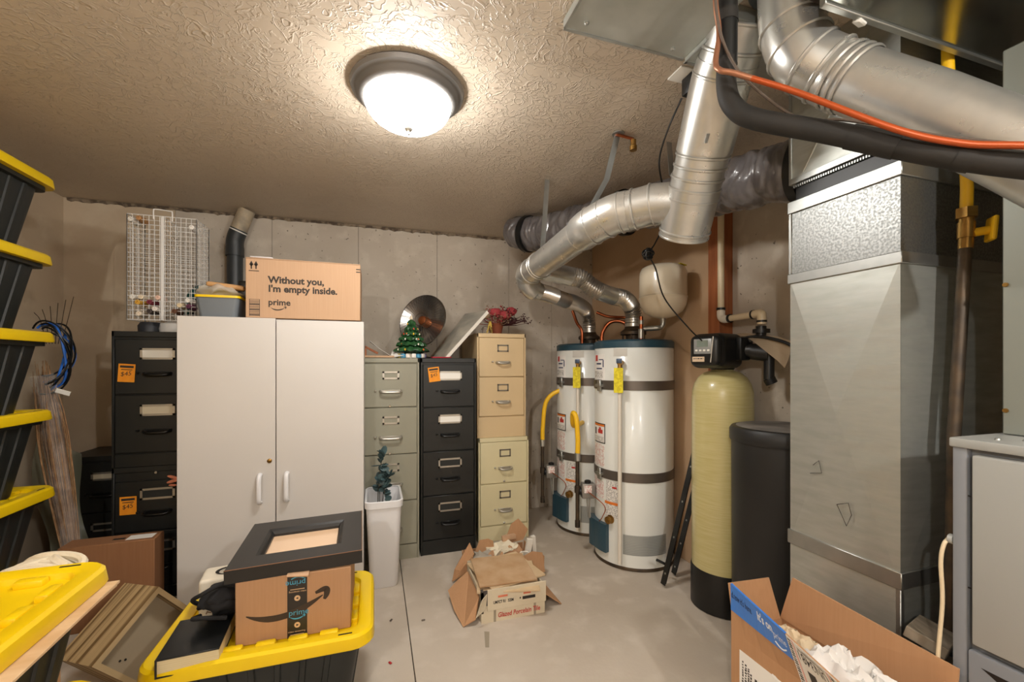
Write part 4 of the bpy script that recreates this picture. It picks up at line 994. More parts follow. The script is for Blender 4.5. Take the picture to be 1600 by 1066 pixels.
O('elbow', MB().tube(cat([V[1].lerp(V[2], .6), V[2], V[3], V[3].lerp(V[4], .1)], 6), .088, 30), m_pipe, t, world=True)
O('long_pipe', MB().tube([V[3], V[4]], .078, 30), m_pipe, t, world=True)
rb = None
for a_, b_, u, r_ in ((V[1], V[2], .0, .087), (V[1], V[2], .45, .087), (V[1], V[2], .8, .088), (V[2], V[3], .3, .089), (V[2], V[3], .9, .089), (V[3], V[4], .06, .08), (V[3], V[4], .12, .08), (V[3], V[4], .80, .079), (V[3], V[4], .84, .079), (V[3], V[4], .97, .079)):
    ring_at(rb, a_.lerp(b_, u), b_, r_)
O('end_elbow', MB().tube(cat([V[4]+(V[3]-V[4])*.06, V[4]+Vector((-.004, .045, -.004)), V[4]+Vector((.005, .085, -.05)), V[4]+Vector((.05, .105, -.09)), V[4]+Vector((.10, .12, -.10))], 6), [.078]*10+[.070]*10+[.058]*5, 30), m_pipe, t, world=True)
H2 = Vector((1.655, 3.115, 1.535)); H1 = Vector((1.68, 2.53, 1.535))
e0 = V[4]+Vector((.09, .12, -.10))
O('flexible_duct', flex([e0, (1.12, 2.71, 1.775), (1.20, 2.75, 1.765)], .052), m_flexm, t, world=True, ang=24)
O('collar', MB().tube([(1.19, 2.745, 1.766), (1.32, 2.83, 1.752)], .055, 24), m_pipe, t, world=True)
O('flexible_duct', flex([(1.31, 2.825, 1.753), (1.44, 2.93, 1.755), (1.585, 3.06, 1.735), (1.648, 3.11, 1.66), tuple(H2+Vector((0, 0, .03)))], .052), m_flexm, t, world=True, ang=24)
O('collar', MB().tube([H2, H2+Vector((0, 0, .07))], .053, 24), m_pipe, t, world=True)
O('wye_branch', MB().tube([(.97, 2.44, 1.87), (1.12, 2.50, 1.868), (1.20, 2.50, 1.855)], .060, 26), m_pipe, t, world=True)
O('flexible_duct', flex([(1.19, 2.50, 1.857), (1.27, 2.495, 1.845), (1.34, 2.49, 1.795), (1.40, 2.485, 1.765)], .056), m_flexm, t, world=True, ang=24)
O('collar', MB().tube([(1.39, 2.485, 1.770), (1.51, 2.485, 1.738)], .057, 24), m_pipe, t, world=True)
O('flexible_duct', flex([(1.50, 2.485, 1.741), (1.58, 2.49, 1.73), (1.655, 2.52, 1.69), (1.68, 2.53, 1.63), tuple(H1+Vector((0, 0, .03)))], .054), m_flexm, t, world=True, ang=24)
O('collar', MB().tube([H1, H1+Vector((0, 0, .07))], .055, 24), m_pipe, t, world=True)
lbp = MB().tube([U[2].lerp(U[3], .02), U[2].lerp(U[3], .10)], .1025, 32, cap=False)
O('maker_sticker', MB().box((1.135, 1.235, 2.10), (.075, .002, .03), 0, rot=(.5, -.35, .35)), mat_bar, t, world=True, ang=0)
# hanger straps
def strap(label, pts, wd=.03):
    P = [Vector(p) for p in pts]; mb = MB(); rg = []
    for p in P: rg.append([p+Vector((-wd/2, 0, 0)), p+Vector((wd/2, 0, 0)), p+Vector((wd/2, .002, 0)), p+Vector((-wd/2, .002, 0))])
    return O('hanger_strap', mb.loft(rg), m_galv, label=label, cat='strap', group='metal hanger straps')
strap('straight metal strap holding the long flue pipe, left of the bent one', [(.985, 2.378, 2.40), (.955, 2.375, 2.0), (.95, 2.375, 1.965)])
strap('bent metal strap hanging in the middle over the flue pipe', [(1.11, 1.80, 2.40), (1.08, 1.85, 2.20), (1.03, 1.93, 2.07), (.99, 1.93, 2.03)])
strap('short metal strap at the ceiling behind the upper flue pipe', [(1.395, 1.79, 2.40), (1.41, 1.79, 2.24), (1.42, 1.77, 2.20)])
t = T('pipe_stub', 'short brass stub with a copper arm at the ceiling', 'pipe stub', (1.17, 1.795, 2.33))
O('stub', MB().lathe([(.017, 0), (.018, .02), (.014, .024), (.014, .05)], seg=16), m_brass, t, loc=(.022, 0, .0))
O('arm', MB().tube([(-.07, 0, .062), (.022, 0, .055)], .007, 8), m_copper, t)
O('plate', MB().lathe([(.03, .0), (.03, .004)], seg=20), m_galv, t, loc=(-.06, 0, .064))

# ------------------------------------------------------------------ insulated duct
t = T('insulated_duct', 'dark grey insulated flexible duct along the ceiling', 'duct', (1.4, 2.1, 2.0))
ip = even(cat([(1.00, 3.14, 2.32), (1.09, 3.0, 2.262), (1.20, 2.82, 2.245), (1.474, 2.152, 2.20), (1.55, 1.60, 2.12), (1.60, 1.25, 2.06), (1.63, 1.17, 2.04)], 16), .008)
rads = [(.120+.004*math.sin(i*.25+1))*min(1, .72+.03*i) for i in range(len(ip))]
b = MB().tube(ip, rads, 56)
for n_, v in enumerate(list(b.bm.verts)):
    i_, k_ = divmod(n_, 56); an = 2*PI*k_/56; s_ = i_*.008
    wv = noise.noise((s_*5, math.cos(an)*.8, math.sin(an)*.8))*.05
    f_ = 1-abs(noise.noise(((s_+wv)*26, math.cos(an)*.55, math.sin(an)*.55+3)))*2
    g_ = 1-abs(noise.noise(((s_+wv)*60, math.cos(an)*1.2+5, math.sin(an)*1.2)))*2
    c_ = ip[min(i_, len(ip)-1)]
    v.co += (v.co-c_).normalized()*(-.013*max(0, f_-.55)*2.2-.006*max(0, g_-.5)) + noise.noise_vector(v.co*7)*.008
    v.co.z = min(v.co.z, 2.396)
O('jacket', b, m_insul, t, world=True, ang=80)
for k in (22, len(ip)//2-8, len(ip)-10):
    d = (ip[k+1]-ip[k-1]).normalized()*.018
    O('black_band', MB().tube([ip[k]-d, ip[k]+d], rads[k]+.012, 32), m_blackp, t, world=True)

# ------------------------------------------------------------------ air duct (drop), plenum, trunk
DX, DY0, DY1 = 1.45, .838, 1.183
t = T('return_duct', 'tall rectangular galvanised air duct standing by the furnace', 'duct', (DX, DY0, 0))
X1 = 1.97
def crossbox(mb, z0, z1, dep=.006):
    """sheet-metal box with cross-broken faces"""
    mb.b2(DX, X1, DY0, DY1, z0, z1)
    for (p, q_, nrm) in (((DX, DY0), (DX, DY1), (-1, 0)), ((DX, DY0), (X1, DY0), (0, -1))):
        c = Vector(((p[0]+q_[0])/2+nrm[0]*dep, (p[1]+q_[1])/2+nrm[1]*dep, (z0+z1)/2))
        P = [Vector((p[0], p[1], z0)), Vector((q_[0], q_[1], z0)), Vector((q_[0], q_[1], z1)), Vector((p[0], p[1], z1))]
        P = [v+Vector((nrm[0], nrm[1], 0))*.0006 for v in P]
        vs_ = [mb.bm.verts.new(v) for v in P+[c]]
        for i in range(4): mb.bm.faces.new((vs_[i], vs_[(i+1) % 4], vs_[4]))
    return mb
O('lower_section', crossbox(MB(), 0.0, .66, .008), m_galv_b, t, world=True, ang=0)
O('middle_section', crossbox(MB(), .66, 1.60, .015), m_galv_b, t, world=True, ang=0)
O('upper_section', MB().b2(DX, X1, DY0, DY1, 1.60, 1.885), M('spangled_galvanised', '#a0a19e', .38, .9, col2='#8a8c8a', scale=140, detail=3, lo=.4, hi=.6, r2=.48), t, world=True, ang=0)
def band(z0, z1, out, mat=m_galv): return O('drive_cleat', MB().b2(DX-out, X1, DY0-out, DY1+out, z0, z1, .002, 1), mat, t, world=True)
band(.645, .695, .007); band(1.59, 1.625, .007); band(1.845, 1.888, .007)
O('corner_fold', MB().b2(DX-.003, DX+.012, DY0-.003, DY0+.012, 0, .645, .002, 1), m_galv, t, world=True)
O('corner_fold', MB().b2(DX-.004, DX+.006, DY1-.006, DY1+.004, 1.625, 1.845, .001, 1), m_galv, t, world=True)
for p in ([(0, .12), (.035, .135), (.045, .10), (.03, .06), (0, .12)], [(-.08, .23), (-.06, .25), (-.05, .21), (-.09, .20)]):
    O('marker_scribble', MB().tube([(DX-.0135, DY0+.17-u, .72+v) for u, v in p], .0012, 5), m_ink, t, world=True)
t = T('canvas_connector', 'black flexible connector between the air duct and the plenum', 'duct connector', (DX, DY0, 1.885))
O('sleeve', MB().b2(DX+.012, X1-.01, DY0+.012, DY1-.012, 1.885, 1.95), m_blackp, t, world=True, ang=0)
a = MB()
for k in range(40): a.box((DX+.006, DY0+.01+k*.0083, 1.942), (.006, .0045, .008), 0)
O('crimped_edge', a, m_galv, t, world=True, ang=0)
t = T('plenum', 'galvanised plenum box above the black duct connector', 'plenum', (DX, DY0, 1.95))
b = MB().b2(DX, X1, DY0, DY1, 1.95, 2.398); O('box_body', b, m_galv_b, t, world=True, ang=0)
O('flange', MB().b2(DX-.004, X1, DY0-.004, DY1+.004, 1.95, 1.972, .001, 1), m_galv, t, world=True)
O('corner_fold', MB().b2(DX-.004, DX+.006, DY1-.006, DY1+.004, 1.972, 2.39, .001, 1), m_galv, t, world=True)
O('diagonal_crease', MB().tube([(DX-.0005, DY1-.05, 1.98), (DX-.0005, DY0+.05, 2.38)], .003, 6), m_galv_b, t, world=True)
t = T('trunk_duct', 'wide horizontal sheet metal trunk duct overhead at right', 'duct', (1.5, .2, 2.17))
O('box_body', MB().b2(1.03, 1.99, -.9, .755, 2.17, 2.395, .002, 1), M('glossy_galvanised', '#a9aaa3', .18, .95, col2='#9b9c95', scale=5, bump=.05, bscale=2.5, bdist=.03), t, world=True, ang=0)
O('seam_fold', MB().b2(1.03, 1.99, .748, .765, 2.163, 2.185, .002, 1), m_galv, t, world=True)
O('clip', MB().box((1.17, .765, 2.165), (.035, .02, .012), .003, 1, rot=(.3, 0, .2)), m_paper, t, world=True)
O('wood_block', MB().box((1.085, .79, 2.315), (.09, .06, .16), .004, 1).jitter(.004, 30), m_iron, label='brown wood block wedged at the ceiling beside the trunk duct', cat='wood block')
for i, (a, b_, z, lb) in enumerate(((.575, 1.035, 2.37, 'flat sheet metal panel screwed to the ceiling, left one'), (1.035, 1.45, 2.355, 'flat sheet metal panel on the ceiling beside the flue pipe'))):
    t = T('sheet_metal_cover', lb, 'metal cover', (a, .3, z), group='ceiling panels')
    O('sheet', MB().b2(a, b_, .3 if i == 0 else 1.035, 1.255 if i == 0 else 1.245, z, 2.399, .001, 1), m_galv_b, t, world=True, ang=0)
    O('hem', MB().b2(a, b_, 1.248 if i == 0 else 1.238, 1.258 if i == 0 else 1.248, z-.003, z+.002).b2(a-.002, a+.006, .3 if i == 0 else 1.035, 1.25, z-.003, z+.002), m_galv, t, world=True, ang=0)
    for (x, y) in (((a+.06, 1.21), (b_-.07, 1.22), (a+.1, .9)) if i == 0 else ((a+.1, 1.2),)): O('screw', MB().lathe([(.007, 0), (.008, -.003), (.004, -.007)], c=(x, y, z), seg=10), m_galv, t, world=True)

# big round pipe
t = T('round_duct', 'large round galvanised duct slanting down towards the furnace', 'duct', (1.15, .8, 2.0))
B = [Vector(p) for p in ((1.115, .915, 2.396), (1.115, .905, 2.24), (1.128, .875, 2.14), (1.165, .83, 2.078), (1.229, .656, 1.894), (1.262, .505, 1.722), (1.28, .40, 1.60))]
O('ceiling_collar', MB().lathe([(.10, 2.372), (.104, 2.376), (.104, 2.394), (.09, 2.397)], c=(1.115, .912, 0), seg=36), M('dark_galvanised', '#6d716f', .35, .85), t, world=True)
O('elbow', MB().tube(cat([B[0], B[1], B[2], B[3], B[3].lerp(B[4], .12)], 8), .079, 34), m_pipe, t, world=True)
O('pipe', MB().tube([B[3].lerp(B[4], .08), B[4], B[5], B[6]], .0765, 40), m_pipe, t, world=True)
rb = None; cc = cat(B[:4], 8)
for k in (8, 13, 18, 23): ring_at(rb, cc[k], cc[min(k+1, len(cc)-1)], .080)
for u in (.12, .2, .27): ring_at(rb, B[3].lerp(B[4], u), B[4], .079)
# branch boots behind the refrigerant line
# refrigerant line, copper, wire
t = T('insulated_line', 'black foam covered refrigerant line bending across the ducts', 'refrigerant line', (.9, .9, 1.68))
rp = cat([(.902, .918, 2.40), (.895, .912, 2.15), (.884, .904, 2.03), (.892, .885, 1.965), (.925, .845, 1.918), (1.016, .724, 1.837), (1.106, .59, 1.743), (1.183, .482, 1.679), (1.26, .36, 1.62)], 10)
O('foam_sleeve', MB().tube(rp, .0245, 20), m_rubber, t, world=True)
O('upper_sleeve', MB().tube([(.902, .918, 2.399), (.892, .911, 2.09)], .0258, 20), m_blackp, t, world=True)
for pb in ([(.897, .914, 2.235), (.896, .913, 2.205)], [rp[52], rp[57]], [rp[63], rp[65]]): O('tape_band', MB().tube(pb, .0266, 20), m_rubber, t, world=True)
t = T('copper_line', 'thin orange copper line looping over the black refrigerant line', 'copper pipe', (.85, .9, 1.69))
O('bare_end', MB().tube(cat([(.85, .905, 2.40), (.848, .904, 2.25), (.858, .902, 2.166), (.835, .889, 2.075), (.832, .872, 2.042), (.85, .85, 2.025), (.88, .82, 1.998)], 8), .0068, 12), M('pinkish_copper', '#b07a5e', .4, .6), t, world=True)
O('coated_run', MB().tube(cat([(.88, .82, 1.998), (.945, .747, 1.930), (1.042, .611, 1.792), (1.105, .535, 1.735), (1.150, .462, 1.702), (1.22, .36, 1.655)], 10), .0068, 12), m_orangec, t, world=True)
O('control_wire', MB().tube(cat([(.835, .895, 2.40), (.845, .895, 2.2), (.87, .87, 2.07), (.92, .83, 1.975), (.985, .775, 1.892), (1.03, .715, 1.866), (1.07, .655, 1.828), (1.12, .575, 1.772), (1.19, .47, 1.712)], 8), .0035, 8), M('grey_brown_wire', '#5d5046', .6), label='thin brown control wire running along the black refrigerant line', cat='wire')
# outlet plate with adaptor
t = T('ceiling_outlet', 'white outlet plate on the ceiling beside the flue pipe', 'outlet', (1.14, 1.352, 2.399), (0, 0, 0))
O('plate', MB().b2(-.065, .065, -.04, .04, -.007, 0, .003, 2), m_paper, t); O('screw', MB().lathe([(.005, -.007), (.004, -.009)], seg=10), m_galv, t)
t = T('power_adaptor', 'black power adaptor plugged into the ceiling outlet', 'adaptor', (1.155, 1.345, 2.325))
O('adaptor_body', MB().b2(-.03, .035, -.028, .028, 0, .066, .005, 2), m_blackp, t)
# softener power cord
t = T('extension_cable', 'black power cord bundled under the flue elbow and hanging to the softener head', 'cord', (1.3, 1.7, 1.4))
O('cord', MB().tube(cat([(1.125, 1.37, 2.32), (1.10, 1.42, 2.22), (1.12, 1.50, 2.14), (1.21, 1.60, 2.09), (1.275, 1.64, 1.98), (1.235, 1.68, 1.86), (1.20, 1.68, 1.80), (1.25, 1.70, 1.74), (1.36, 1.78, 1.62), (1.50, 1.78, 1.48), (1.585, 1.78, 1.415)], 9), .0035, 8), m_blackp, t, world=True)
a = MB()
for k in range(7):
    c = Vector((1.19, 1.675, 1.80)); q = Euler((random.random()*3, random.random()*3, k)).to_matrix()
    a.tube([c+q @ Vector((.026*math.cos(2*PI*i/20), .018*math.sin(2*PI*i/20), .01*math.sin(4*PI*i/20))) for i in range(21)], .0035, 6)
O('cord_bundle', a, m_blackp, t, world=True)

# ------------------------------------------------------------------ expansion tank and copper
t = T('expansion_tank', 'cream expansion tank above the nearer water heater', 'tank', (1.745, 2.30, 1.585))
O('tank_body', MB().lathe([(.02, 0), (.07, .012), (.115, .04), (.138, .08), (.145, .12), (.146, .13), (.145, .14), (.145, .27), (.143, .29), (.13, .318), (.10, .333), (.04, .34)], seg=48), m_tank, t)
O('weld_seam', MB().lathe([(.1455, .125), (.148, .128), (.148, .136), (.1455, .139)], seg=48, cap0=False, cap1=False), m_tank, t)
O('valve_tag', MB().box((.10, -.06, .338), (.05, .02, .004), 0, rot=(0, .2, 0)), M('yellow_tag', '#e3d32b', .5), t)
O('elbow_pipe', MB().tube(cat([(0, 0, .01), (0, 0, -.035), (-.012, .008, -.055), (-.04, .02, -.06), (-.10, .075, -.062)], 6), .016, 12), m_galv, t)
t = T('copper_piping', 'copper water pipes looping over the tops of the water heaters', 'copper pipe', (1.7, 2.7, 1.46))
O('loop', MB().tube(cat([(1.545, 2.72, 1.455), (1.55, 2.715, 1.52), (1.585, 2.69, 1.585), (1.64, 2.66, 1.60), (1.69, 2.63, 1.57), (1.70, 2.625, 1.462)], 8), .0135, 12), m_copper, t, world=True)
O('riser', MB().tube(cat([(1.56, 3.05, 1.455), (1.555, 3.05, 1.56), (1.53, 3.08, 1.62), (1.51, 3.12, 1.72)], 8), .012, 12), m_copper, t, world=True)
O('cross_pipe', MB().tube(cat([(1.66, 3.0, 1.70), (1.73, 2.95, 1.665), (1.83, 2.90, 1.655), (1.88, 2.85, 1.655)], 8), .012, 12), m_copper, t, world=True)
O('shutoff', MB().box((1.87, 2.86, 1.655), (.03, .05, .03), .006, 1).tube([(1.88, 2.86, 1.655), (1.94, 2.86, 1.655)], .008, 8), m_galv, t, world=True)
O('riser', MB().tube([(1.625, 2.36, 1.455), (1.625, 2.36, 1.60)], .012, 12), m_copper, t, world=True)
O('coupling', MB().tube([(1.625, 2.36, 1.46), (1.625, 2.36, 1.52)], .019, 10).tube([(1.625, 2.36, 1.55), (1.625, 2.36, 1.575)], .017, 10), m_galv, t, world=True)

# ------------------------------------------------------------------ water softener
t = T('water_softener', 'yellowish water softener tank with a black control head', 'water softener', (1.79, 1.86, 0))
O('tank_body', MB().lathe([(.148, .02), (.153, .05), (.153, 1.10), (.150, 1.15), (.140, 1.19), (.120, 1.225), (.09, 1.25), (.055, 1.262), (.05, 1.275)], seg=56), m_resin, t)
O('foot', MB().lathe([(.150, 0), (.158, .004), (.158, .20), (.155, .212), (.150, .212)], seg=56), m_blackp, t)
hd = O('control_head', MB().box((0, -.02, .085), (.17, .19, .165), .035, 4).box((0, -.07, .085), (.155, .12, .15), .03, 4), m_blackp, t, loc=(-.035, -.015, 1.272), rot=(0, 0, math.radians(-74)))
hd.scale = (1.1, 1.15, 1.1)
O('screen_panel', MB().box((.0, -.131, .105), (.09, .004, .07), .004, 2), M('grey_screen_bezel', '#9fa1a0', .35, .3), hd)
O('screen', MB().box((0, -.1335, .118), (.055, .002, .03), 0), M('lcd_green_grey', '#7f8a80', .2), hd)
for k in range(4): O('button', MB().box((-.03+.02*k, -.134, .086), (.012, .003, .009), .002, 1), m_paper, hd)
bg = O('badge', MB().box((-.022, -.131, .045), (.062, .003, .024), .001, 1), M('tan_badge', '#d8c0a4', .5), hd)
O('badge_print', MB().box((-.022, -.1330, .045), (.052, .001, .010), 0), mat_print('badge_print', '#d8c0a4', '#2f2825', 55, 2, .42, 300), bg, ang=0)
O('bezel_line', MB().tube([(.052, -.1305, .15), (.040, -.1315, .03)], .0025, 6), m_silver, hd)
O('neck', MB().lathe([(.045, 1.262), (.06, 1.268), (.06, 1.31)], seg=28), m_blackp, t)
O('bypass_valve', MB().tube([(-.02, -.02, 1.36), (.03, -.10, 1.365), (.055, -.16, 1.365)], .036, 16).box((.02, -.10, 1.375), (.07, .08, .12), .012, 2).tube([(.05, -.15, 1.36), (.085, -.22, 1.35)], .042, 16).tube([(.02, -.09, 1.42), (.06, -.14, 1.42)], .02, 12).tube([(.085, -.215, 1.37), (.085, -.215, 1.22)], .024, 14).tube([(.085, -.215, 1.225), (.095, -.222, 1.20)], .028, 12), m_blackp, t)
O('outlet_tail', MB().tube([(.085, -.165, 1.365), (.09, -.165, 1.49)], .024, 14).lathe([(.04, 1.455), (.04, 1.475)], c=(.09, -.165, 0), seg=20), m_blackp, t)
O('drain_tube', MB().tube(cat([(.03, -.09, 1.43), (.06, -.18, 1.435), (.06, -.32, 1.40), (.05, -.46, 1.33), (.04, -.6, 1.27)], 8), .008, 10), m_blackp, t)
a = MB(); rg = []
for i in range(9):
    u = i/8; rg.append([Vector((1.86+.02*math.sin(3*v)+.015*u, 1.83-.30*u, 1.455-.05*u*u-(.0 if v < .3 else (v-.3)*(.02+.17*u*u))+.006*math.sin(9*u+5*v))) + Vector((-.05*v, -.01*v, 0)) for v in [j/8 for j in range(9)]])
a.loft(rg, closed=False)
bmesh.ops.solidify(a.bm, geom=a.bm.faces[:], thickness=.003)
O('rag', a, M('beige_rag', '#cbb698', .9), label='beige rag draped behind the softener head', cat='cloth')
t = T('plastic_pipe', 'cream plastic water pipe coming down the wooden stud to the softener', 'pipe', (1.88, 1.95, 1.5))
O('riser', MB().tube([(1.882, 1.965, 2.399), (1.882, 1.965, 1.56)], .0175, 16), m_pvc, t, world=True)
O('elbow', MB().tube(cat([(1.882, 1.965, 1.60), (1.882, 1.962, 1.565), (1.882, 1.94, 1.55), (1.882, 1.90, 1.55)], 6), .022, 16), m_whpvc, t, world=True)
O('cross_pipe', MB().tube([(1.882, 1.91, 1.55), (1.882, 1.71, 1.555)], .0175, 16), m_pvc, t, world=True)
O('elbow', MB().tube(cat([(1.882, 1.74, 1.555), (1.882, 1.70, 1.555), (1.882, 1.694, 1.53), (1.882, 1.694, 1.50)], 6), .022, 16), m_pvc, t, world=True)
for p, q in (((1.882, 1.965, 1.605), (1.882, 1.965, 1.617)), ((1.882, 1.905, 1.55), (1.882, 1.893, 1.55)), ((1.882, 1.75, 1.555), (1.882, 1.74, 1.555)), ((1.882, 1.694, 1.52), (1.882, 1.694, 1.51))):
    O('black_ring', MB().tube([p, q], .024, 16), m_blackp, t, world=True)
# brine tank
t = T('brine_tank', 'round black brine tank with a dusty lid beside the yellowish tank', 'tank', (1.775, 1.478, 0))
O('tank_body', MB().lathe([(.205, 0), (.212, .01), (.216, .94), (.216, .95)], seg=56), m_brine, t)
O('lid', MB().lathe([(.222, .945), (.224, .95), (.224, .995), (.215, 1.008), (.20, 1.011), (.02, 1.013)], seg=56), m_brine, t)
O('lid_dust', MB().lathe([(.198, 1.0105), (.19, 1.0135), (.02, 1.0145)], seg=48), m_lidd, t)
# leaning angle bars
def angle_bar(label, p0, p1):
    p0, p1 = Vector(p0), Vector(p1); d = (p1-p0).normalized(); sx = Vector((0, -1, 0)); sx = (sx-d*sx.dot(d)).normalized(); sy = d.cross(sx).normalized()
    b = MB(); sec = [(-.02, -.02), (.02, -.02), (.02, -.017), (-.017, -.017), (-.017, .02), (-.02, .02)]
    b.loft([[p+sx*u+sy*v for u, v in sec] for p in (p0, p1)])
    t = T('angle_bar', label, 'angle bar', tuple(p0), group='leaning angle bars')
    O('bar', b, m_blackp, t, world=True, ang=0)
    for k in range(5):
        c = p0.lerp(p1, .06+.2*k)
        for s_ in (1, -1): pass
        O('bolt_hole', MB().lathe([(.006, 0), (.006, .001)], axis=tuple(-sy), c=tuple(c-sy*.0201), seg=10), m_galv, t, world=True)
    return t
angle_bar('longer black angle bar leaning between heater and softener', (1.61, 2.10, .012), (1.925, 2.12, 1.02))
angle_bar('shorter black angle bar leaning behind the longer one', (1.755, 2.19, .012), (1.925, 2.14, .72))
O('bar_bracket', MB().tube([(1.60, 2.17, .13), (1.66, 2.14, .10)], .008, 8), m_blackp, label='small black bracket sticking out behind the longer angle bar', cat='bracket')

# ------------------------------------------------------------------ furnace
t = T('furnace', 'light grey furnace cabinet at the right edge with door panels', 'furnace', (1.36, .677, 0))
FX, F1, F0 = 1.36, .677, .10
O('casing', MB().b2(FX+.02, 1.99, F0, F1, 0, 1.10, .003, 1), m_furn2, t, world=True)
O('corner_post', MB().b2(FX, FX+.03, F1-.028, F1, 0, 1.10, .004, 2), m_furn2, t, world=True)
O('top_lip', MB().b2(FX-.006, 1.99, F0, F1+.004, 1.095, 1.118, .004, 2), m_furn, t, world=True)
d = O('upper_door', MB().b2(FX-.006, FX+.02, F0+.02, F1-.038, .63, 1.082, .006, 2), m_furn, t, world=True)
d2 = O('lower_door', MB().b2(FX-.004, FX+.02, F0+.02, F1-.030, .03, .615, .006, 2), m_furn2, t, world=True)
O('sight_window', MB().slab([(FX-.0045, F1-.055, .585), (FX-.0045, F0+.1, .585), (FX-.0045, F0+.1, .36)], .002), m_blackp, d2, world=True, ang=0)
a = MB()
for k in range(3): a.lathe([(.010, 0), (.010, .006), (.006, .008)], axis=(-1, 0, 0), c=(FX-.0045, F1-.16-.05*k, .605), seg=14)
O('door_screw', a, m_blackp, d2, world=True)
for z in (.98, .76): O('latch_mark', MB().b2(FX-.0008, FX, F1-.036, F1-.030, z, z+.003), m_dark, t, world=True)
for k in range(2): O('screw', MB().lathe([(.006, 1.118), (.005, 1.122)], c=(FX+.05+.04*k, F1-.06-.03*k, 0), seg=10), m_galv, t, world=True)
t = T('coil_cabinet', 'grey metal coil cabinet standing on the furnace', 'cabinet', (1.53, .16, 1.118))
O('case', MB().b2(1.53, 1.985, .12, .662, 1.119, 2.1, .003, 1), M('grey_metal_paint', '#8f938b', .4, .35), t, world=True)
for z in (1.18, 1.50): O('screw', MB().lathe([(.006, 0), (.005, .004)], axis=(-1, 0, 0), c=(1.529, .655, z), seg=10), m_brass, t, world=True)
# gas pipe
t = T('gas_pipe', 'black iron gas pipe with a yellow handled brass valve and yellow tubing', 'gas pipe', (1.54, .76, .3))
O('iron_pipe', MB().tube([(1.53, .765, .55), (1.545, .765, 1.10), (1.596, .765, 1.64)], .0150, 16), m_iron, t, world=True)
O('valve_body', MB().tube([(1.596, .765, 1.625), (1.598, .765, 1.655)], .0165, 16).tube([(1.598, .765, 1.655), (1.60, .765, 1.70)], .0195, 12).tube([(1.60, .765, 1.70), (1.60, .765, 1.715)], .017, 12).tube([(1.60, .765, 1.712), (1.60, .765, 1.74)], .025, 6), m_brass, t, world=True)
O('valve_handle', MB().box((1.634, .728, 1.674), (.012, .046, .068), .0055, 2, rot=(.0, .08, -.75)).tube([(1.602, .757, 1.668), (1.630, .732, 1.672)], .012, 12), m_yel2, t, world=True)
O('yellow_tubing', MB().tube(cat([(1.60, .765, 1.735), (1.602, .765, 1.82), (1.598, .77, 1.92), (1.58, .785, 2.05), (1.568, .79, 2.17), (1.57, .79, 2.39)], 8), .0140, 16), m_yel2, t, world=True)
O('thin_cable', MB().tube(cat([(1.62, .78, 1.93), (1.66, .75, 1.86), (1.73, .72, 1.835), (1.80, .70, 1.80)], 8), .004, 8), M('grey_cable', '#77746c', .5), label='thin grey cable sagging beside the yellow gas tubing', cat='cable')
t = T('white_cable', 'cream cable running down between duct and furnace', 'cable', (1.35, .70, 0))
O('cable', MB().tube(cat([(1.372, .690, .86), (1.357, .692, .845), (1.352, .695, .80), (1.358, .695, .70), (1.35, .70, .55), (1.352, .70, .40), (1.36, .705, .01)], 8), .0045, 10), m_pvc, t, world=True)
O('clip', MB().lathe([(.012, 0), (.012, .01)], axis=(0, 1, 0), c=(1.372, .678, .862), seg=14), m_furn, t, world=True)
O('wood_offcut', MB().box((1.43, .755, .565), (.13, .085, .03), .002, 1, rot=(.25, .1, .3)), M('grey_wood', '#8d8170', .7, 0, col2='#6e6353', scale=8, stretch=(6, 1, 1)), label='weathered plank wedged between duct and furnace, higher one', cat='plank')
O('wood_offcut', MB().box((1.43, .752, .25), (.14, .10, .50), .003, 1), MATS['grey_wood'], label='weathered timber block standing between duct and furnace', cat='plank')

# ------------------------------------------------------------------ open carton at the front right
t = T('shipping_carton', 'open brown shipping carton with blue tape and crumpled paper', 'box', (1.13, .655, 0))
bx0, bx1, by0, by1, bz = 1.13, 1.352, .665, 1.135, .416
O('near_wall', MB().b2(bx0, bx0+.005, by0, by1, 0, bz), m_cardo, t, world=True, ang=0)
O('far_wall', MB().b2(bx1-.005, bx1, by0, by1, 0, bz), m_cardo, t, world=True, ang=0)
O('end_wall', MB().b2(bx0+.005, bx1-.005, by1-.005, by1, 0, bz), m_cardo, t, world=True, ang=0)
O('end_wall', MB().b2(bx0+.005, bx1-.005, by0, by0+.005, 0, bz), m_cardo, t, world=True, ang=0)
O('bottom', MB().b2(bx0+.005, bx1-.005, by0+.005, by1-.005, 0, .005), m_cardo, t, world=True, ang=0)
nf = [Vector(p) for p in ((bx0, by1, bz), (bx0, by0, bz), (bx0-.11, by0, .552), (bx0-.002, by1, .566))]
def nfp(u, v, o=0.):  # u along the flap from far to near, v up
    a = nf[0].lerp(nf[1], u); b_ = nf[3].lerp(nf[2], u); return a.lerp(b_, v)+Vector((-o, 0, -o*.3))
def fpatch(u0, u1, v0, v1, o, th=.0008):
    rg = []
    for k in range(9):
        u = u0+(u1-u0)*k/8; rg.append([nfp(u, v0, o), nfp(u, v1, o), nfp(u, v1, o+th), nfp(u, v0, o+th)])
    return MB().loft(rg)
fp = O('near_flap', fpatch(0, 1, 0, 1, -.004, .004), m_cardo, t, world=True, ang=0)
O('blue_tape', fpatch(0, .52, .44, 1.012, .0003), m_blue, fp, world=True, ang=0)
O('tape_fold', MB().loft([[nfp(u, 1.012, .0011), nfp(u, 1.012, -.005), nfp(u, .93, -.0052), nfp(u, .93, -.0042)] for u in [k*.52/8 for k in range(9)]]), m_blue, fp, world=True, ang=0)
lb = O('hazard_label', fpatch(.525, .87, -.0, 1.0, .0004), M('label_white', '#efece6', .5), fp, world=True, ang=0)
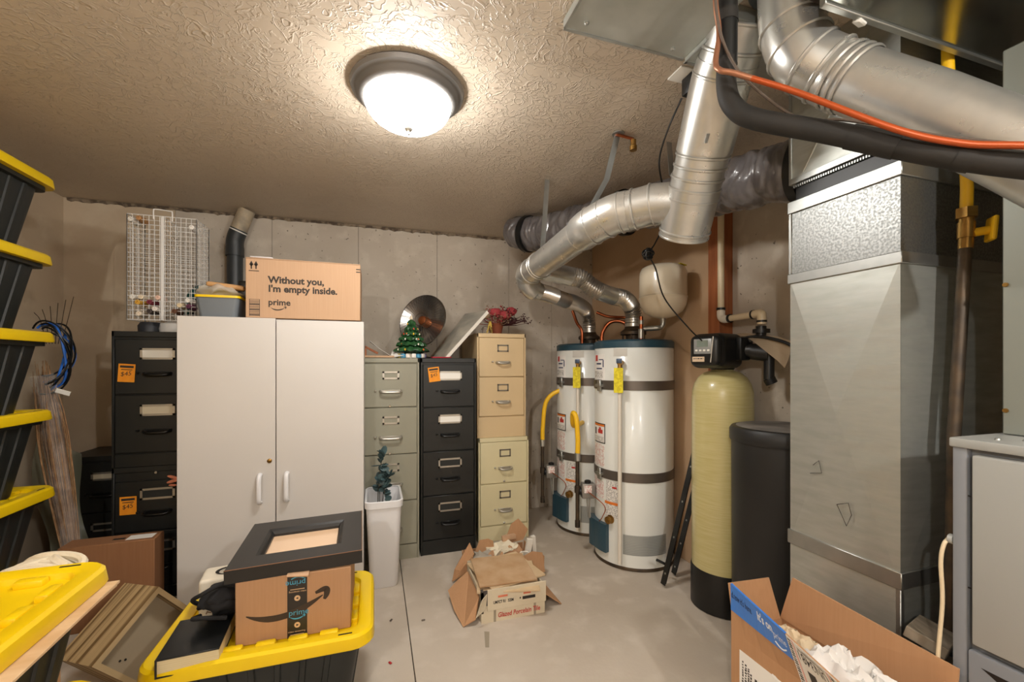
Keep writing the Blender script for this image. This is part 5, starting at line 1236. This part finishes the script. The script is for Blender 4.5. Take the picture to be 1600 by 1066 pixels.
O('label_stripe', fpatch(.565, .577, 0, 1, .0012, .0004), M('pink_stripe', '#e9b8b0', .5), lb, world=True, ang=0)
O('label_stripe', fpatch(.80, .812, 0, 1, .0012, .0004), MATS['pink_stripe'], lb, world=True, ang=0)
for u0, u1, md in ((.533, .555, 3), (.82, .845, 2)):
    a = MB()
    for k in range(17):
        v = .03+k*.056; fq = fpatch(u0, u1, v, v+(.03 if k % md else .02), .0012, .0004)
        me_ = bpy.data.meshes.new('tmp'); fq.bm.to_mesh(me_); fq.bm.free(); a.bm.from_mesh(me_); bpy.data.meshes.remove(me_)
    O('printed_barcode', a, m_ink, lb, world=True, ang=0)
# text follows the flap: local frame at a flap point
def flap_text(s, size, mat, u, v, up=1, sx=1., par=fp, bold=0):
    tx = TX(s, size, mat, par, (0, 0, 0), rot=(0, 0, 0), bold=bold)
    for vt in tx.data.vertices:
        vt.co = nfp(u+up*vt.co.x*sx/.47, v+up*vt.co.y/.15, .0013)-Vector(t.location)
    return tx
m_navy = M('navy_tape_print', '#1d2f56', .5); m_wpr = M('white_tape_print', '#eef1f6', .5)
flap_text('d.now it\'s here.', .030, m_navy, .008, .74, sx=.52, bold=.0006)
flap_text("It's on", .040, m_wpr, .265, .74, sx=.62, bold=.001); flap_text('prime', .034, m_wpr, .395, .66, sx=.62)
a = MB(); arcstroke(a, [nfp(.40+.085*k/10, .57-.07*math.sin(PI*k/10), .0012) for k in range(11)], [.004]*11, (-1, 0, 0)); O('printed_swoosh', a, m_wpr, fp, world=True, ang=0)
flap_text('UN3481', .046, m_ink, .785, .84, up=-1, par=lb, bold=.0002, sx=.6)
O('label_print', fpatch(.60, .78, .87, .93, .0012, .0004), mat_bar, lb, world=True, ang=0)
O('battery_print', fpatch(.615, .665, .10, .47, .0012, .0004), m_ink, lb, world=True, ang=0); O('battery_print', fpatch(.70, .76, .05, .45, .0012, .0004), m_ink, lb, world=True, ang=0)
O('flame_print', fpatch(.665, .70, .15, .34, .0012, .0004), m_ink, lb, world=True, ang=0)
O('address_label', MB().b2(bx0-.0012, bx0, by1-.19, by1-.035, bz-.21, bz-.045), MATS['label_white'], t, world=True, ang=0)
for y_, w_, z0_, z1_ in ((.048, .006, .15, .07), (.060, .008, .19, .075), (.070, .008, .185, .08), (.080, .006, .19, .09), (.098, .008, .19, .10), (.116, .012, .18, .11), (.132, .003, .19, .12), (.145, .004, .19, .13), (.160, .003, .19, .15)):
    a = MB(); n_ = 9 if w_ < .0075 else 14
    for k in range(n_):
        if w_ == .008 and y_ > .09: break
        za = bz-z0_+(z0_-z1_)*k/n_; a.b2(bx0-.0018, bx0-.0012, by1-y_-w_*random.uniform(.3, .5), by1-y_+w_*random.uniform(.2, .5), za, za+(z0_-z1_)/n_*random.uniform(.4, .85))
    if w_ == .008 and y_ > .09: a.b2(bx0-.0018, bx0-.0012, by1-y_-.004, by1-y_+.004, bz-z0_, bz-z1_)
    O('label_print', a, m_ink if w_ > .005 else M('grey_print', '#7d7873', .6), t, world=True, ang=0, kind='stuff')
O('far_flap', MB().slab([(bx1-.004, by1+.0, bz), (bx1-.004, by0, bz), (bx1-.006, by0-.01, .562), (bx1+.004, by1-.04, .572)], .005), m_cardo, t, world=True, ang=0)
O('end_flap', MB().slab([(bx0+.01, by1, bz), (bx1-.012, by1, bz), (bx1-.03, by1+.03, .545), (bx0+.02, by1+.035, .55)], .005), m_cardo, t, world=True, ang=0)
O('end_flap', MB().slab([(bx0+.01, by0, bz), (bx1-.012, by0, bz), (bx1-.02, by0+.012, .52), (bx0+.03, by0+.005, .525)], .005), m_cardo, t, world=True, ang=0)
def crumple(nm, label, cx, cy, z0, sx, sy, h, mat, seed):
    mb = MB(); n = 30; rg = []
    for i in range(n+1):
        row = []
        for j in range(n+1):
            u, v = i/n*2-1, j/n*2-1; p = Vector((u*sx, v*sy, 0)); edge = max(0, 1-max(abs(u), abs(v))**3)
            f1 = 1-.7*abs(noise.noise(Vector((u*2.1+seed, v*2.4, seed)))*2); f2 = 1-abs(noise.noise(Vector((u*5+seed, v*5, 3)))*2)
            p.z = h*edge*(.45+.5*f1+.18*f2); p += noise.noise_vector(Vector((u*4, v*4, seed)))*.012
            row.append(p)
        rg.append(row)
    mb.loft(rg, closed=False)
    return O(nm, mb, mat, label=label, cat='paper', loc=(cx, cy, z0), group='packing paper in the shipping carton', ang=30)
O('inner_carton', MB().b2(bx0+.012, bx1-.012, by0+.015, by1-.015, .006, .36), m_cardb, label='inner carton buried under the packing paper in the open shipping carton', cat='box')
crumple('packing_paper', 'crumpled cream packing paper at the far end of the open carton', 1.24, 1.02, .362, .095, .095, .09, M('cream_packing_paper', '#d8c4a4', .8), 2)
crumple('packing_paper', 'crumpled white packing paper in the near part of the open carton', 1.235, .83, .362, .10, .16, .13, M('white_packing_paper', '#e9e5e0', .7), 5)
